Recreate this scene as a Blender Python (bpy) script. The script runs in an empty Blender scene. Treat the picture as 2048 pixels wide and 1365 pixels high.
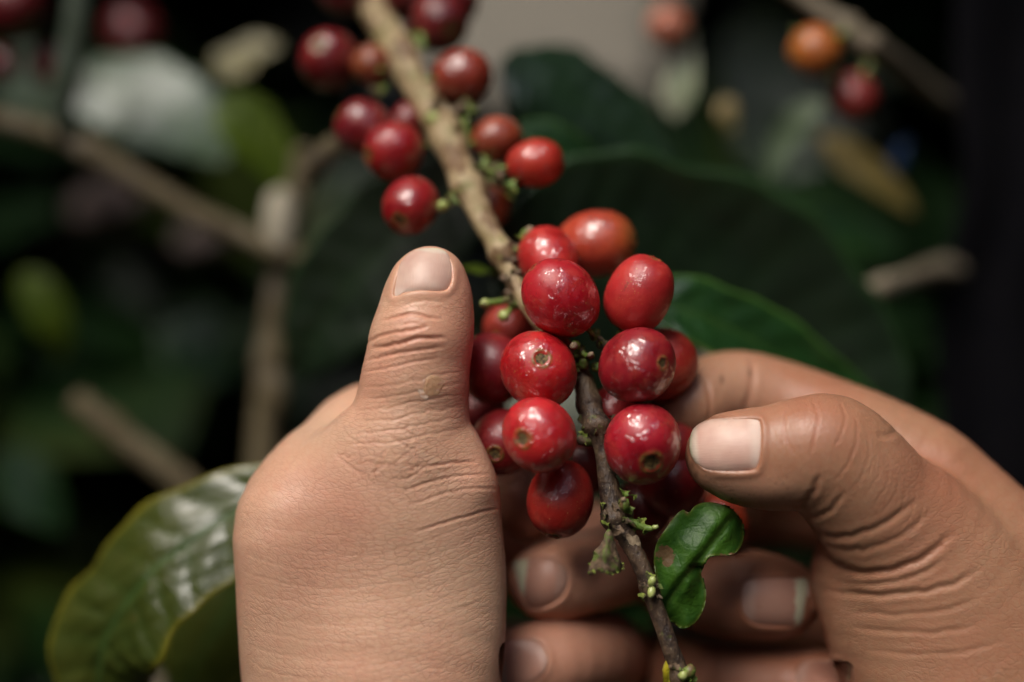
import bpy, math, random
import numpy as np
from mathutils import Matrix, Vector

random.seed(7)
RNG = np.random.default_rng(7)
sc = bpy.context.scene
COL = sc.collection

# ---------------------------------------------------------------- camera, sky, sun, exposure
# Work in millimetres in a rigid frame: x right, y up, z towards the photographer; z = 0 is the plane of the cherries.
TILT = math.radians(35)
LENS = 60.0
DIST = 204.8 * LENS / 36.0
RM = np.array([[1, 0, 0],
               [0, math.sin(TILT), -math.cos(TILT)],
               [0, math.cos(TILT), math.sin(TILT)]])
ORG = np.array([0.0, 0.0, 1.15])


def W(v):
    return np.asarray(v, float).reshape(-1, 3) @ RM.T * 0.001 + ORG


def P(px, py, z=0.0):
    k = 0.1 * (DIST - z) / DIST
    return np.array([(px - 1024) * k, (682.5 - py) * k, z])


def RMM(r, z=0.0):
    return r * 0.1 * (DIST - z) / DIST


cam_data = bpy.data.cameras.new('camera')
cam = bpy.data.objects.new('camera', cam_data)
COL.objects.link(cam)
m = Matrix([list(RM[0]) + [0], list(RM[1]) + [0], list(RM[2]) + [0], [0, 0, 0, 1]])
m.translation = Vector(W([0, 0, DIST])[0])
cam.matrix_world = m
cam_data.lens = LENS
cam_data.sensor_width = 36
cam_data.clip_start = 0.01
cam_data.clip_end = 400
cam_data.dof.use_dof = True
cam_data.dof.focus_distance = (DIST - 7) / 1000
cam_data.dof.aperture_fstop = 2.4
sc.camera = cam

SUN_DIR = np.array([-0.42, 0.76, 0.48]); SUN_DIR /= np.linalg.norm(SUN_DIR)
sd = RM @ SUN_DIR
world = bpy.data.worlds.new('World')
sc.world = world
world.use_nodes = True
wn = world.node_tree
sky = wn.nodes.new('ShaderNodeTexSky')
sky.sky_type = 'NISHITA'
sky.sun_disc = False
sky.sun_elevation = math.asin(sd[2])
sky.sun_rotation = math.atan2(sd[0], sd[1])
sky.air_density = 1.0
sky.dust_density = 7.0
bg = wn.nodes['Background']
bg.inputs['Strength'].default_value = 0.052
wn.links.new(sky.outputs[0], bg.inputs['Color'])
sun_data = bpy.data.lights.new('sun', 'SUN')
sun_data.energy = 1.5
sun_data.angle = math.radians(46)
sun_data.color = (1.0, 0.96, 0.9)
sun = bpy.data.objects.new('sun', sun_data)
COL.objects.link(sun)
sun.rotation_euler = Vector(-sd).to_track_quat('-Z', 'Y').to_euler()
sun.location = (0, 0, 5)
sc.view_settings.view_transform = 'Standard'
sc.view_settings.look = 'None'
sc.view_settings.gamma = 1
sc.view_settings.exposure = 1.45
sc.render.engine = 'CYCLES'
sc.cycles.use_denoising = True
sc.cycles.max_bounces = 6
sc.cycles.diffuse_bounces = 3
sc.cycles.glossy_bounces = 3
sc.cycles.transmission_bounces = 4
sc.cycles.caustics_reflective = False
sc.cycles.caustics_refractive = False
sc.cycles.use_adaptive_sampling = False


# ---------------------------------------------------------------- node helpers
class MatB:
    def __init__(self, name):
        self.m = bpy.data.materials.new(name)
        self.m.use_nodes = True
        self.t = self.m.node_tree
        self.b = self.t.nodes['Principled BSDF']

    def n(self, kind, **kw):
        nd = self.t.nodes.new(kind)
        for k, v in kw.items():
            setattr(nd, k, v)
        return nd

    def put(self, sock, v):
        if hasattr(v, 'is_output') or isinstance(v, bpy.types.NodeSocket):
            self.t.links.new(v, sock)
        else:
            if isinstance(v, tuple) and len(v) == 3 and sock.type == 'RGBA':
                v = v + (1,)
            sock.default_value = v

    def set(self, **kw):
        for k, v in kw.items():
            self.put(self.b.inputs[k.replace('_', ' ')], v)

    def co(self, scale=(1, 1, 1), rnd=True, attr=None):
        """object coordinates in millimetres (or a stored attribute), offset per object"""
        if attr:
            s = self.n('ShaderNodeAttribute'); s.attribute_name = attr; src = s.outputs['Vector']; f = 1.0
        else:
            s = self.n('ShaderNodeTexCoord'); src = s.outputs['Object']; f = 1000.0
        mp = self.n('ShaderNodeMapping')
        self.t.links.new(src, mp.inputs['Vector'])
        mp.inputs['Scale'].default_value = [f * c for c in scale]
        if rnd and not attr:
            oi = self.n('ShaderNodeObjectInfo')
            mu = self.math('MULTIPLY', oi.outputs['Random'], 173.0)
            self.t.links.new(mu, mp.inputs['Location'])
        return mp.outputs[0]

    def math(self, op, a, b=0.0, clamp=False):
        nd = self.n('ShaderNodeMath', operation=op, use_clamp=clamp)
        self.put(nd.inputs[0], a); self.put(nd.inputs[1], b)
        return nd.outputs[0]

    def noise(self, co, scale, detail=3, rough=0.5, dist=0.0, out='Fac'):
        nd = self.n('ShaderNodeTexNoise')
        self.put(nd.inputs['Vector'], co)
        nd.inputs['Scale'].default_value = scale
        nd.inputs['Detail'].default_value = detail
        nd.inputs['Roughness'].default_value = rough
        nd.inputs['Distortion'].default_value = dist
        return nd.outputs[out]

    def voro(self, co, scale, feature='F1', rnd=1.0, out='Distance'):
        nd = self.n('ShaderNodeTexVoronoi', feature=feature)
        self.put(nd.inputs['Vector'], co)
        nd.inputs['Scale'].default_value = scale
        nd.inputs['Randomness'].default_value = rnd
        return nd.outputs[out]

    def ramp(self, fac, stops, interp='LINEAR'):
        nd = self.n('ShaderNodeValToRGB')
        nd.color_ramp.interpolation = interp
        while len(nd.color_ramp.elements) < len(stops):
            nd.color_ramp.elements.new(0.5)
        for e, (p, c) in zip(nd.color_ramp.elements, stops):
            e.position = p
            e.color = (c + (1,)) if isinstance(c, tuple) else (c, c, c, 1)
        self.put(nd.inputs[0], fac)
        return nd.outputs[0]

    def mix(self, fac, a, b, mode='MIX'):
        nd = self.n('ShaderNodeMix', data_type='RGBA', blend_type=mode)
        self.put(nd.inputs[0], fac); self.put(nd.inputs[6], a); self.put(nd.inputs[7], b)
        return nd.outputs[2]

    def bump(self, h, dist, strength=1.0, prev=None):
        nd = self.n('ShaderNodeBump')
        nd.inputs['Distance'].default_value = dist
        nd.inputs['Strength'].default_value = strength
        self.put(nd.inputs['Height'], h)
        if prev is not None:
            self.t.links.new(prev, nd.inputs['Normal'])
        return nd.outputs[0]

    def attr(self, name, out='Fac'):
        s = self.n('ShaderNodeAttribute'); s.attribute_name = name
        return s.outputs[out]


# ---------------------------------------------------------------- object helpers
def mesh_of(name, v_world, faces, mat, smooth=True, attrs=None):
    me = bpy.data.meshes.new(name)
    me.from_pydata([tuple(p) for p in v_world], [], faces if isinstance(faces, list) else faces.tolist())
    if mat:
        me.materials.append(mat)
    me.polygons.foreach_set('use_smooth', [smooth] * len(me.polygons))
    if attrs:
        for k, a in attrs.items():
            a = np.asarray(a, dtype=np.float32)
            if a.ndim == 2:
                at = me.attributes.new(k, 'FLOAT_VECTOR', 'POINT'); at.data.foreach_set('vector', a.ravel())
            else:
                at = me.attributes.new(k, 'FLOAT', 'POINT'); at.data.foreach_set('value', a)
    me.update()
    return me


def mk(name, v, faces, mat, origin=None, parent=None, smooth=True, attrs=None, color=None):
    """v: photo-frame mm coordinates -> one mesh object"""
    v = np.asarray(v, float)
    o3 = W(origin)[0] if origin is not None else W(v.mean(0))[0]
    me = mesh_of(name, W(v) - o3, faces, mat, smooth, attrs)
    ob = bpy.data.objects.new(name, me)
    COL.objects.link(ob)
    base = np.array(parent['_o']) if parent is not None else np.zeros(3)
    ob.location = o3 - base
    if parent is not None:
        ob.parent = parent
    ob['_o'] = [float(a) for a in o3]
    if color is not None:
        ob.color = (*color, 1)
    return ob


def empty(name, origin):
    ob = bpy.data.objects.new(name, None)
    ob.empty_display_size = 0.005
    COL.objects.link(ob)
    o3 = W(origin)[0]
    ob.location = o3
    ob['_o'] = [float(a) for a in o3]
    return ob


def tag(o, label=None, cat=None, group=None, kind=None):
    if label: o['label'] = label
    if cat: o['category'] = cat
    if group: o['group'] = group
    if kind: o['kind'] = kind
    return o


def catmull(pts, per=6, closed=False):
    p = np.asarray(pts, float)
    n = len(p)
    out = []
    rng = range(n) if closed else range(n - 1)
    for i in rng:
        if closed:
            a, b, c, d = p[(i - 1) % n], p[i], p[(i + 1) % n], p[(i + 2) % n]
        else:
            b, c = p[i], p[i + 1]
            a = p[i - 1] if i > 0 else 2 * b - c
            d = p[i + 2] if i + 2 < n else 2 * c - b
        for k in range(per):
            t = k / per
            out.append(0.5 * (2 * b + (c - a) * t + (2 * a - 5 * b + 4 * c - d) * t * t + (3 * b - a - 3 * c + d) * t ** 3))
    if not closed:
        out.append(p[-1])
    return np.array(out)


def frames(path):
    t = np.gradient(path, axis=0)
    t /= np.linalg.norm(t, axis=1)[:, None] + 1e-9
    n = np.zeros_like(t)
    ref = np.array([0.1, 0.2, 1.0])
    a = ref - t[0] * ref.dot(t[0]); a /= np.linalg.norm(a)
    n[0] = a
    for i in range(1, len(t)):
        a = n[i - 1] - t[i] * n[i - 1].dot(t[i]); n[i] = a / np.linalg.norm(a)
    return t, n, np.cross(t, n)


def grid_faces(nu, nv, wrap):
    f = []
    for i in range(nu - 1):
        for j in range(nv if wrap else nv - 1):
            j2 = (j + 1) % nv
            f.append((i * nv + j, (i + 1) * nv + j, (i + 1) * nv + j2, i * nv + j2))
    return f


def tube_geo(pts, per=8, nv=16, rough=0.0, lump=0.0, nodes=(), seed=0):
    """pts: rows (px, py, z, r_px). nodes: (index position along 0..1, swell)"""
    rr = np.random.default_rng(seed)
    sp = catmull([(*P(a[0], a[1], a[2]), RMM(a[3], a[2])) for a in pts], per)
    path, rad = sp[:, :3], np.maximum(sp[:, 3], 0.02)
    s = np.linspace(0, 1, len(path))
    for u, sw, wd in nodes:
        rad = rad * (1 + sw * np.exp(-((s - u) / wd) ** 2))
    t, n, b = frames(path)
    ang = np.linspace(0, 2 * np.pi, nv, endpoint=False)
    ph = rr.uniform(0, 6.28, 6)
    V = []
    for i in range(len(path)):
        l = 1 + lump * (0.5 * np.sin(2 * ang + ph[0] + i * 0.11) + 0.35 * np.sin(3 * ang + ph[1] - i * 0.17) + 0.3 * np.sin(ang + ph[2] + i * 0.31))
        l = l + rough * rr.normal(0, 1, nv)
        V.append(path[i] + rad[i] * (np.cos(ang)[:, None] * n[i] + np.sin(ang)[:, None] * b[i]) * l[:, None])
    V = np.concatenate(V)
    F = grid_faces(len(path), nv, True)
    k = len(V)
    V = np.vstack([V, path[0] - t[0] * rad[0] * 0.4, path[-1] + t[-1] * rad[-1] * 0.4])
    for j in range(nv):
        F.append((k, j, (j + 1) % nv))
        q = (len(path) - 1) * nv
        F.append((k + 1, q + (j + 1) % nv, q + j))
    al = np.concatenate([np.repeat(s, nv), [0, 1]])
    return V, F, al


def blob_geo(c, axis, rp, re, nu=10, nv=12, lump=0.12, seed=0, taper=0.0):
    """lumpy ellipsoid about c (mm), pole along axis"""
    rr = np.random.default_rng(seed)
    axis = np.asarray(axis, float); axis /= np.linalg.norm(axis)
    h = np.array([0, 0, 1.0]) if abs(axis[2]) < 0.9 else np.array([1.0, 0, 0])
    e1 = np.cross(axis, h); e1 /= np.linalg.norm(e1); e2 = np.cross(axis, e1)
    V = [c + axis * rp]
    for i in range(1, nu):
        th = math.pi * i / nu
        for j in range(nv):
            a = 2 * math.pi * j / nv
            l = 1 + lump * rr.normal()
            w = math.sin(th) * re * (1 - taper * math.cos(th))
            V.append(c + axis * rp * math.cos(th) * l + (e1 * math.cos(a) + e2 * math.sin(a)) * w * l)
    V.append(c - axis * rp)
    F = []
    for j in range(nv):
        F.append((0, 1 + j, 1 + (j + 1) % nv))
        q = 1 + (nu - 2) * nv
        F.append((len(V) - 1, q + (j + 1) % nv, q + j))
    for i in range(nu - 2):
        for j in range(nv):
            j2 = (j + 1) % nv
            F.append((1 + i * nv + j, 1 + (i + 1) * nv + j, 1 + (i + 1) * nv + j2, 1 + i * nv + j2))
    return np.array(V), F


def join(geos):
    V, F, k = [], [], 0
    for v, f in geos:
        V.append(np.asarray(v)); F += [tuple(i + k for i in q) for q in f]; k += len(v)
    return np.vstack(V), F


# ---------------------------------------------------------------- materials
def skin_mat(name, dark, light, red, rough=0.38, lines=1.0):
    M = MatB(name)
    co = M.co(rnd=False)
    sk = M.co(attr='skin_co')
    big = M.noise(co, 0.09, 3, 0.55)
    fine = M.noise(co, 0.9, 4, 0.6)
    c = M.mix(M.ramp(big, [(0.3, 0.0), (0.7, 1.0)]), dark, light)
    c = M.mix(M.math('MULTIPLY', M.ramp(fine, [(0.35, 0.0), (0.75, 1.0)]), 0.45), c, red)
    c = M.mix(M.math('MULTIPLY', M.ramp(M.noise(co, 0.045, 3, 0.55), [(0.42, 0.0), (0.66, 1.0)]), 0.6), c, red)
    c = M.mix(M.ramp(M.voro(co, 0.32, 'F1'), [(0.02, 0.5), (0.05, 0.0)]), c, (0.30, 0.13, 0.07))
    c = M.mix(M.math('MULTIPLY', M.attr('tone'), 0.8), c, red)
    c = M.mix(M.math('MULTIPLY', M.attr('pale'), 0.7), c, (0.66, 0.46, 0.32))
    c = M.mix(M.attr('dirt'), c, (0.09, 0.045, 0.025))
    pores = M.voro(co, 2.4, 'F1')
    spots = M.ramp(M.voro(co, 0.16, 'F1'), [(0.03, 1.0), (0.07, 0.0)])
    c = M.mix(M.math('MULTIPLY', spots, 0.35), c, (0.22, 0.09, 0.05))
    # network of fine furrows: long ones that follow the skin's flow, short ones between them
    nco = M.n('ShaderNodeVectorMath', operation='ADD')
    M.put(nco.inputs[0], sk)
    wob = M.n('ShaderNodeVectorMath', operation='SCALE'); wob.inputs['Scale'].default_value = 0.9
    M.put(wob.inputs[0], M.noise(co, 0.35, 2, 0.5, out='Color')); M.put(nco.inputs[1], wob.outputs[0])
    mp = M.n('ShaderNodeMapping'); M.put(mp.inputs['Vector'], nco.outputs[0]); mp.inputs['Scale'].default_value = (0.42, 1.0, 0.5)
    v1 = M.voro(mp.outputs[0], 1.2, 'DISTANCE_TO_EDGE')
    mp2 = M.n('ShaderNodeMapping'); M.put(mp2.inputs['Vector'], nco.outputs[0]); mp2.inputs['Scale'].default_value = (0.9, 1.1, 0.9)
    v2 = M.voro(mp2.outputs[0], 2.2, 'DISTANCE_TO_EDGE')
    h1 = M.ramp(v1, [(0.0, 0.0), (0.10, 0.8), (0.3, 1.0)], 'EASE')
    h2 = M.ramp(v2, [(0.0, 0.0), (0.15, 1.0)])
    msk = M.math('MULTIPLY', M.ramp(M.noise(co, 0.12, 2), [(0.3, 0.35), (0.65, 1.0)]), lines)
    amt = M.math('MULTIPLY', msk, M.attr('rough'))
    f1 = M.math('SUBTRACT', 1.0, h1)
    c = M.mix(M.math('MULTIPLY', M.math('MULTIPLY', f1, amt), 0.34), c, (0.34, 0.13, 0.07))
    H = M.math('ADD', M.math('MULTIPLY', h1, 1.0), M.math('MULTIPLY', h2, 0.4))
    H = M.math('MULTIPLY', H, amt)
    H = M.math('ADD', H, M.math('MULTIPLY', pores, 0.2))
    nrm = M.bump(H, 0.00008, 0.8)
    M.set(Base_Color=c, Roughness=M.ramp(M.noise(co, 0.5, 3), [(0.3, rough - 0.1), (0.7, rough + 0.08)]), Normal=nrm)
    M.set(Subsurface_Weight=0.2, Subsurface_Radius=(1.0, 0.35, 0.18), Subsurface_Scale=0.0011, Specular_IOR_Level=0.42)
    return M.m


SKIN_A = skin_mat('skin_left', (0.65, 0.39, 0.255), (0.76, 0.495, 0.34), (0.62, 0.28, 0.185), lines=0.68)
SKIN_B = skin_mat('skin_right_dimmed', (0.36, 0.19, 0.11), (0.44, 0.25, 0.152), (0.37, 0.14, 0.082), lines=0.75)  # same skin browned down; the right hand's dimmer light is in this colour


def nail_mat():
    M = MatB('nail')
    co = M.co()
    u = M.attr('along')                      # 0 cuticle, 1 free edge
    c = M.mix(M.ramp(M.noise(co, 0.22, 2), [(0.35, 0.0), (0.65, 1.0)]), (0.60, 0.37, 0.30), (0.68, 0.47, 0.38))
    c = M.mix(M.attr('pink'), c, (0.50, 0.25, 0.18))
    c = M.mix(M.math('MULTIPLY', M.ramp(u, [(0.0, 0.8), (0.14, 0.7), (0.24, 0.0)]), M.math('SUBTRACT', 1.0, M.math('MULTIPLY', M.attr('pink'), .8))), c, (0.78, 0.63, 0.54))
    c = M.mix(M.ramp(u, [(0.90, 0.0), (0.95, 0.6)]), c, (0.74, 0.68, 0.56))
    c = M.mix(M.attr('tip'), c, (0.72, 0.70, 0.50))
    c = M.mix(M.attr('dirt'), c, (0.13, 0.09, 0.05))
    rid = M.noise(M.co(attr='nail_co', scale=(4.0, 0.25, 1)), 1.0, 2)
    M.set(Base_Color=c, Roughness=M.ramp(M.noise(co, 0.8, 3), [(0.3, 0.27), (0.7, 0.42)]), Normal=M.bump(rid, 0.00007, 0.8),
          Subsurface_Weight=0.2, Subsurface_Radius=(1.0, 0.5, 0.35), Subsurface_Scale=0.001, Specular_IOR_Level=0.35)
    return M.m


NAIL = nail_mat()


def cherry_mat():
    M = MatB('cherry_skin')
    co = M.co()
    oi = M.n('ShaderNodeObjectInfo')
    base = oi.outputs['Color']
    n1 = M.noise(co, 0.13, 3, 0.55)
    c = M.mix(M.ramp(n1, [(0.35, 0.0), (0.7, 0.75)]), base, M.mix(0.7, base, (0.16, 0.004, 0.008)))
    n2 = M.noise(co, 0.3, 4, 0.6)
    c = M.mix(M.math('MULTIPLY', M.ramp(n2, [(0.48, 0.0), (0.72, 1.0)]), 0.6), c, M.mix(0.5, base, (0.55, 0.09, 0.05)))
    c = M.mix(M.math('MULTIPLY', M.attr('second'), 0.85), c, (0.32, 0.17, 0.03))
    c = M.mix(M.math('MULTIPLY', M.attr('ring'), 1.0), c, (0.20, 0.13, 0.03))
    # pale specks and yellow lenticels, dark scuffs
    sp = M.ramp(M.voro(co, 0.55, 'F1'), [(0.06, 1.0), (0.10, 0.0)])
    where = M.ramp(M.noise(co, 0.16, 2), [(0.42, 0.0), (0.62, 1.0)])
    c = M.mix(M.math('MULTIPLY', M.math('MULTIPLY', sp, where), 0.8), c, (0.55, 0.27, 0.10))
    sp2 = M.ramp(M.voro(co, 1.5, 'F1'), [(0.10, 1.0), (0.2, 0.0)])
    w2 = M.ramp(M.noise(co, 0.21, 3), [(0.52, 0.0), (0.66, 1.0)])
    c = M.mix(M.math('MULTIPLY', M.math('MULTIPLY', sp2, w2), 0.75), c, (0.42, 0.26, 0.06))
    sc_ = M.ramp(M.noise(M.co(scale=(1, 1, 0.35)), 0.5, 5, 0.7), [(0.63, 0.0), (0.69, 1.0)])
    c = M.mix(M.math('MULTIPLY', sc_, 0.5), c, (0.10, 0.03, 0.015))
    wet = M.ramp(M.noise(co, 0.27, 5, 0.6, 1.0), [(0.485, 0.0), (0.50, 1.0)])
    wet = M.math('MULTIPLY', wet, M.attr('wetness'))
    rough = M.math('SUBTRACT', 0.46, M.math('MULTIPLY', wet, 0.12))
    film = M.bump(wet, 0.00007, 0.7)
    nrm = M.bump(M.math('ADD', M.noise(co, 1.8, 3), M.math('MULTIPLY', M.noise(co, 0.35, 2), 2.0)), 0.00006, 0.5)
    M.set(Base_Color=c, Roughness=rough, Normal=nrm, Subsurface_Weight=0.12, Subsurface_Radius=(1.0, 0.1, 0.05),
          Subsurface_Scale=0.0012, Coat_Weight=M.math('MULTIPLY', wet, 1.0), Coat_Roughness=0.07, Coat_IOR=2.0, Specular_IOR_Level=0.7)
    M.t.links.new(M.bump(wet, 0.00018, 1.0, M.bump(M.noise(co, 0.42, 3, 0.5), 0.0013, 0.8)), M.b.inputs['Coat Normal'])
    return M.m


CHERRY = cherry_mat()


def simple_mat(name, a, b, scale, rough=0.6, bump=0.0002, coat=0.0, detail=5, lo=0.35, hi=0.65, c3=None, stretch=(1, 1, 1)):
    M = MatB(name)
    co = M.co(scale=stretch)
    n = M.noise(co, scale, detail, 0.6)
    c = M.mix(M.ramp(n, [(lo, 0.0), (hi, 1.0)]), a, b)
    if c3:
        c = M.mix(M.ramp(M.noise(co, scale * 0.45, 4, 0.6), [(0.52, 0.0), (0.62, 1.0)]), c, c3)
    M.set(Base_Color=c, Roughness=rough, Normal=M.bump(M.noise(co, scale * 1.6, 4, 0.65), bump, 0.8), Coat_Weight=coat, Coat_Roughness=0.15)
    return M.m


SCAR = simple_mat('scar_brown', (0.05, 0.028, 0.012), (0.20, 0.13, 0.04), 1.6, 0.6, 0.0003, lo=0.4, hi=0.6)
GREENBIT = simple_mat('green_bract', (0.10, 0.19, 0.025), (0.22, 0.30, 0.06), 0.8, 0.45, 0.0002, c3=(0.14, 0.09, 0.04))
PALEBUD = simple_mat('pale_bud', (0.34, 0.42, 0.10), (0.46, 0.50, 0.20), 0.8, 0.35, 0.0001, 0.3)
HUSK = simple_mat('dry_husk', (0.05, 0.032, 0.02), (0.20, 0.13, 0.075), 0.9, 0.7, 0.0004, c3=(0.10, 0.15, 0.02))
MOSS = simple_mat('moss_flecks', (0.13, 0.19, 0.02), (0.28, 0.33, 0.06), 1.5, 0.8, 0.0004, c3=(0.05, 0.04, 0.02))
CORK = simple_mat('pale_cork', (0.40, 0.31, 0.20), (0.22, 0.15, 0.09), 0.7, 0.75, 0.0004)


def bark_mat(name, attrname=None):
    M = MatB(name)
    co = M.co(rnd=False)
    al = M.attr('along')
    n = M.noise(co, 0.35, 5, 0.65)
    fib = M.noise(M.co(rnd=False, scale=(1, 0.35, 0.35)), 1.4, 4, 0.6)
    pale = M.mix(M.ramp(n, [(0.35, 0.0), (0.65, 1.0)]), (0.50, 0.38, 0.23), (0.34, 0.26, 0.13))
    pale = M.mix(M.ramp(M.noise(co, 0.2, 4, 0.6), [(0.48, 0.0), (0.56, 0.85)]), pale, (0.17, 0.09, 0.045))
    pale = M.mix(M.ramp(M.noise(co, 0.26, 3, 0.6), [(0.57, 0.0), (0.68, 0.6)]), pale, (0.20, 0.23, 0.06))
    dark = M.mix(M.ramp(n, [(0.38, 0.0), (0.66, 1.0)]), (0.035, 0.024, 0.020), (0.13, 0.08, 0.045))
    dark = M.mix(M.ramp(M.noise(co, 0.5, 5, 0.7), [(0.6, 0.0), (0.68, 0.7)]), dark, (0.10, 0.11, 0.03))
    dark = M.mix(M.ramp(M.noise(co, 1.8, 3, 0.7), [(0.62, 0.0), (0.7, 0.6)]), dark, (0.30, 0.25, 0.16))
    k = M.math('ADD', al, M.math('MULTIPLY', M.math('SUBTRACT', n, 0.5), 0.10))
    c = M.mix(M.ramp(k, [(0.42, 0.0), (0.52, 1.0)]), pale, dark)
    M.set(Base_Color=c, Roughness=M.ramp(n, [(0.3, 0.35), (0.7, 0.65)]),
          Normal=M.bump(M.math('ADD', fib, n), 0.0005, 0.8), Specular_IOR_Level=0.4)
    return M.m


BARK = bark_mat('branch_bark')
TWIG = simple_mat('twig_bark', (0.17, 0.135, 0.07), (0.09, 0.065, 0.03), 0.2, 0.7, 0.0005, c3=(0.17, 0.14, 0.10))
PALETWIG = simple_mat('pale_twig', (0.26, 0.22, 0.16), (0.13, 0.10, 0.06), 0.3, 0.7, 0.0005, stretch=(.3, 1, 1))
GREYSTEM = simple_mat('grey_green_stem', (0.10, 0.13, 0.10), (0.06, 0.08, 0.05), 0.15, 0.5, 0.0005)


def leaf_mat(name, a, b, vein, rough=0.3, coat=0.4, trans=0.0, edge=None, spots=None):
    M = MatB(name)
    co = M.co()
    n = M.noise(co, 0.07, 4, 0.6)
    c = M.mix(M.ramp(n, [(0.35, 0.0), (0.65, 1.0)]), a, b)
    c = M.mix(M.math('MULTIPLY', M.ramp(M.noise(co, 0.5, 4, 0.7), [(0.5, 0.0), (0.7, 1.0)]), 0.25), c, vein)
    c = M.mix(M.attr('vein'), c, vein)
    if edge:
        c = M.mix(M.attr('edge'), c, edge)
    if spots:
        c = M.mix(M.ramp(M.noise(co, 0.35, 4, 0.65), [(0.66, 0.0), (0.70, 0.9)]), c, spots)
    nv = M.voro(co, 0.5, 'DISTANCE_TO_EDGE')
    M.set(Base_Color=c, Roughness=rough, Coat_Weight=coat, Coat_Roughness=0.2,
          Normal=M.bump(M.math('ADD', M.ramp(nv, [(0, 0.0), (0.1, 1.0)]), M.math('MULTIPLY', M.noise(co, 0.12, 2), 3.0)), 0.0002, 0.35))
    if trans > 0:
        tr = M.n('ShaderNodeBsdfTranslucent'); M.put(tr.inputs['Color'], M.mix(0.5, c, (0.25, 0.42, 0.03), 'ADD'))
        mx = M.n('ShaderNodeMixShader'); mx.inputs[0].default_value = trans
        out = M.t.nodes['Material Output']
        M.t.links.new(M.b.outputs[0], mx.inputs[1]); M.t.links.new(tr.outputs[0], mx.inputs[2])
        M.t.links.new(mx.outputs[0], out.inputs['Surface'])
    return M.m


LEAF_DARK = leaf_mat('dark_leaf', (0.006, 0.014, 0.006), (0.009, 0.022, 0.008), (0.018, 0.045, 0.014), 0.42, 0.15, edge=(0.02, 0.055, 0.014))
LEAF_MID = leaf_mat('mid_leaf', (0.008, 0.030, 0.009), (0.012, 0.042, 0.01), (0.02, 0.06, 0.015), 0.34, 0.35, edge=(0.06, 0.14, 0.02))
LEAF_OLD = leaf_mat('olive_leaf', (0.042, 0.058, 0.009), (0.062, 0.072, 0.011), (0.05, 0.10, 0.025), 0.33, 0.6, edge=(0.20, 0.18, 0.015), spots=(0.07, 0.05, 0.01))
LEAF_LIME = leaf_mat('lime_leaf', (0.08, 0.14, 0.005), (0.11, 0.17, 0.006), (0.1, 0.14, 0.01), 0.5, 0.1, trans=0.3)
LEAF_YOUNG = leaf_mat('young_leaf', (0.035, 0.15, 0.014), (0.08, 0.22, 0.018), (0.12, 0.26, 0.03), 0.34, 0.2, trans=0.2, edge=(0.22, 0.28, 0.03))
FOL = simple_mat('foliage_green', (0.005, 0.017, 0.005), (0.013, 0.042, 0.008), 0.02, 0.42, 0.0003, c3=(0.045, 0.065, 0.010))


# ---------------------------------------------------------------- implicit modelling of the hands
def limb_segments(st, per=3):
    """st rows: (px, py, z_mm, r_px, flat)"""
    a = catmull([(*P(s[0], s[1], s[2]), RMM(s[3], s[2]), s[4] if len(s) > 4 else 1.0) for s in st], per)
    return a


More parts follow.
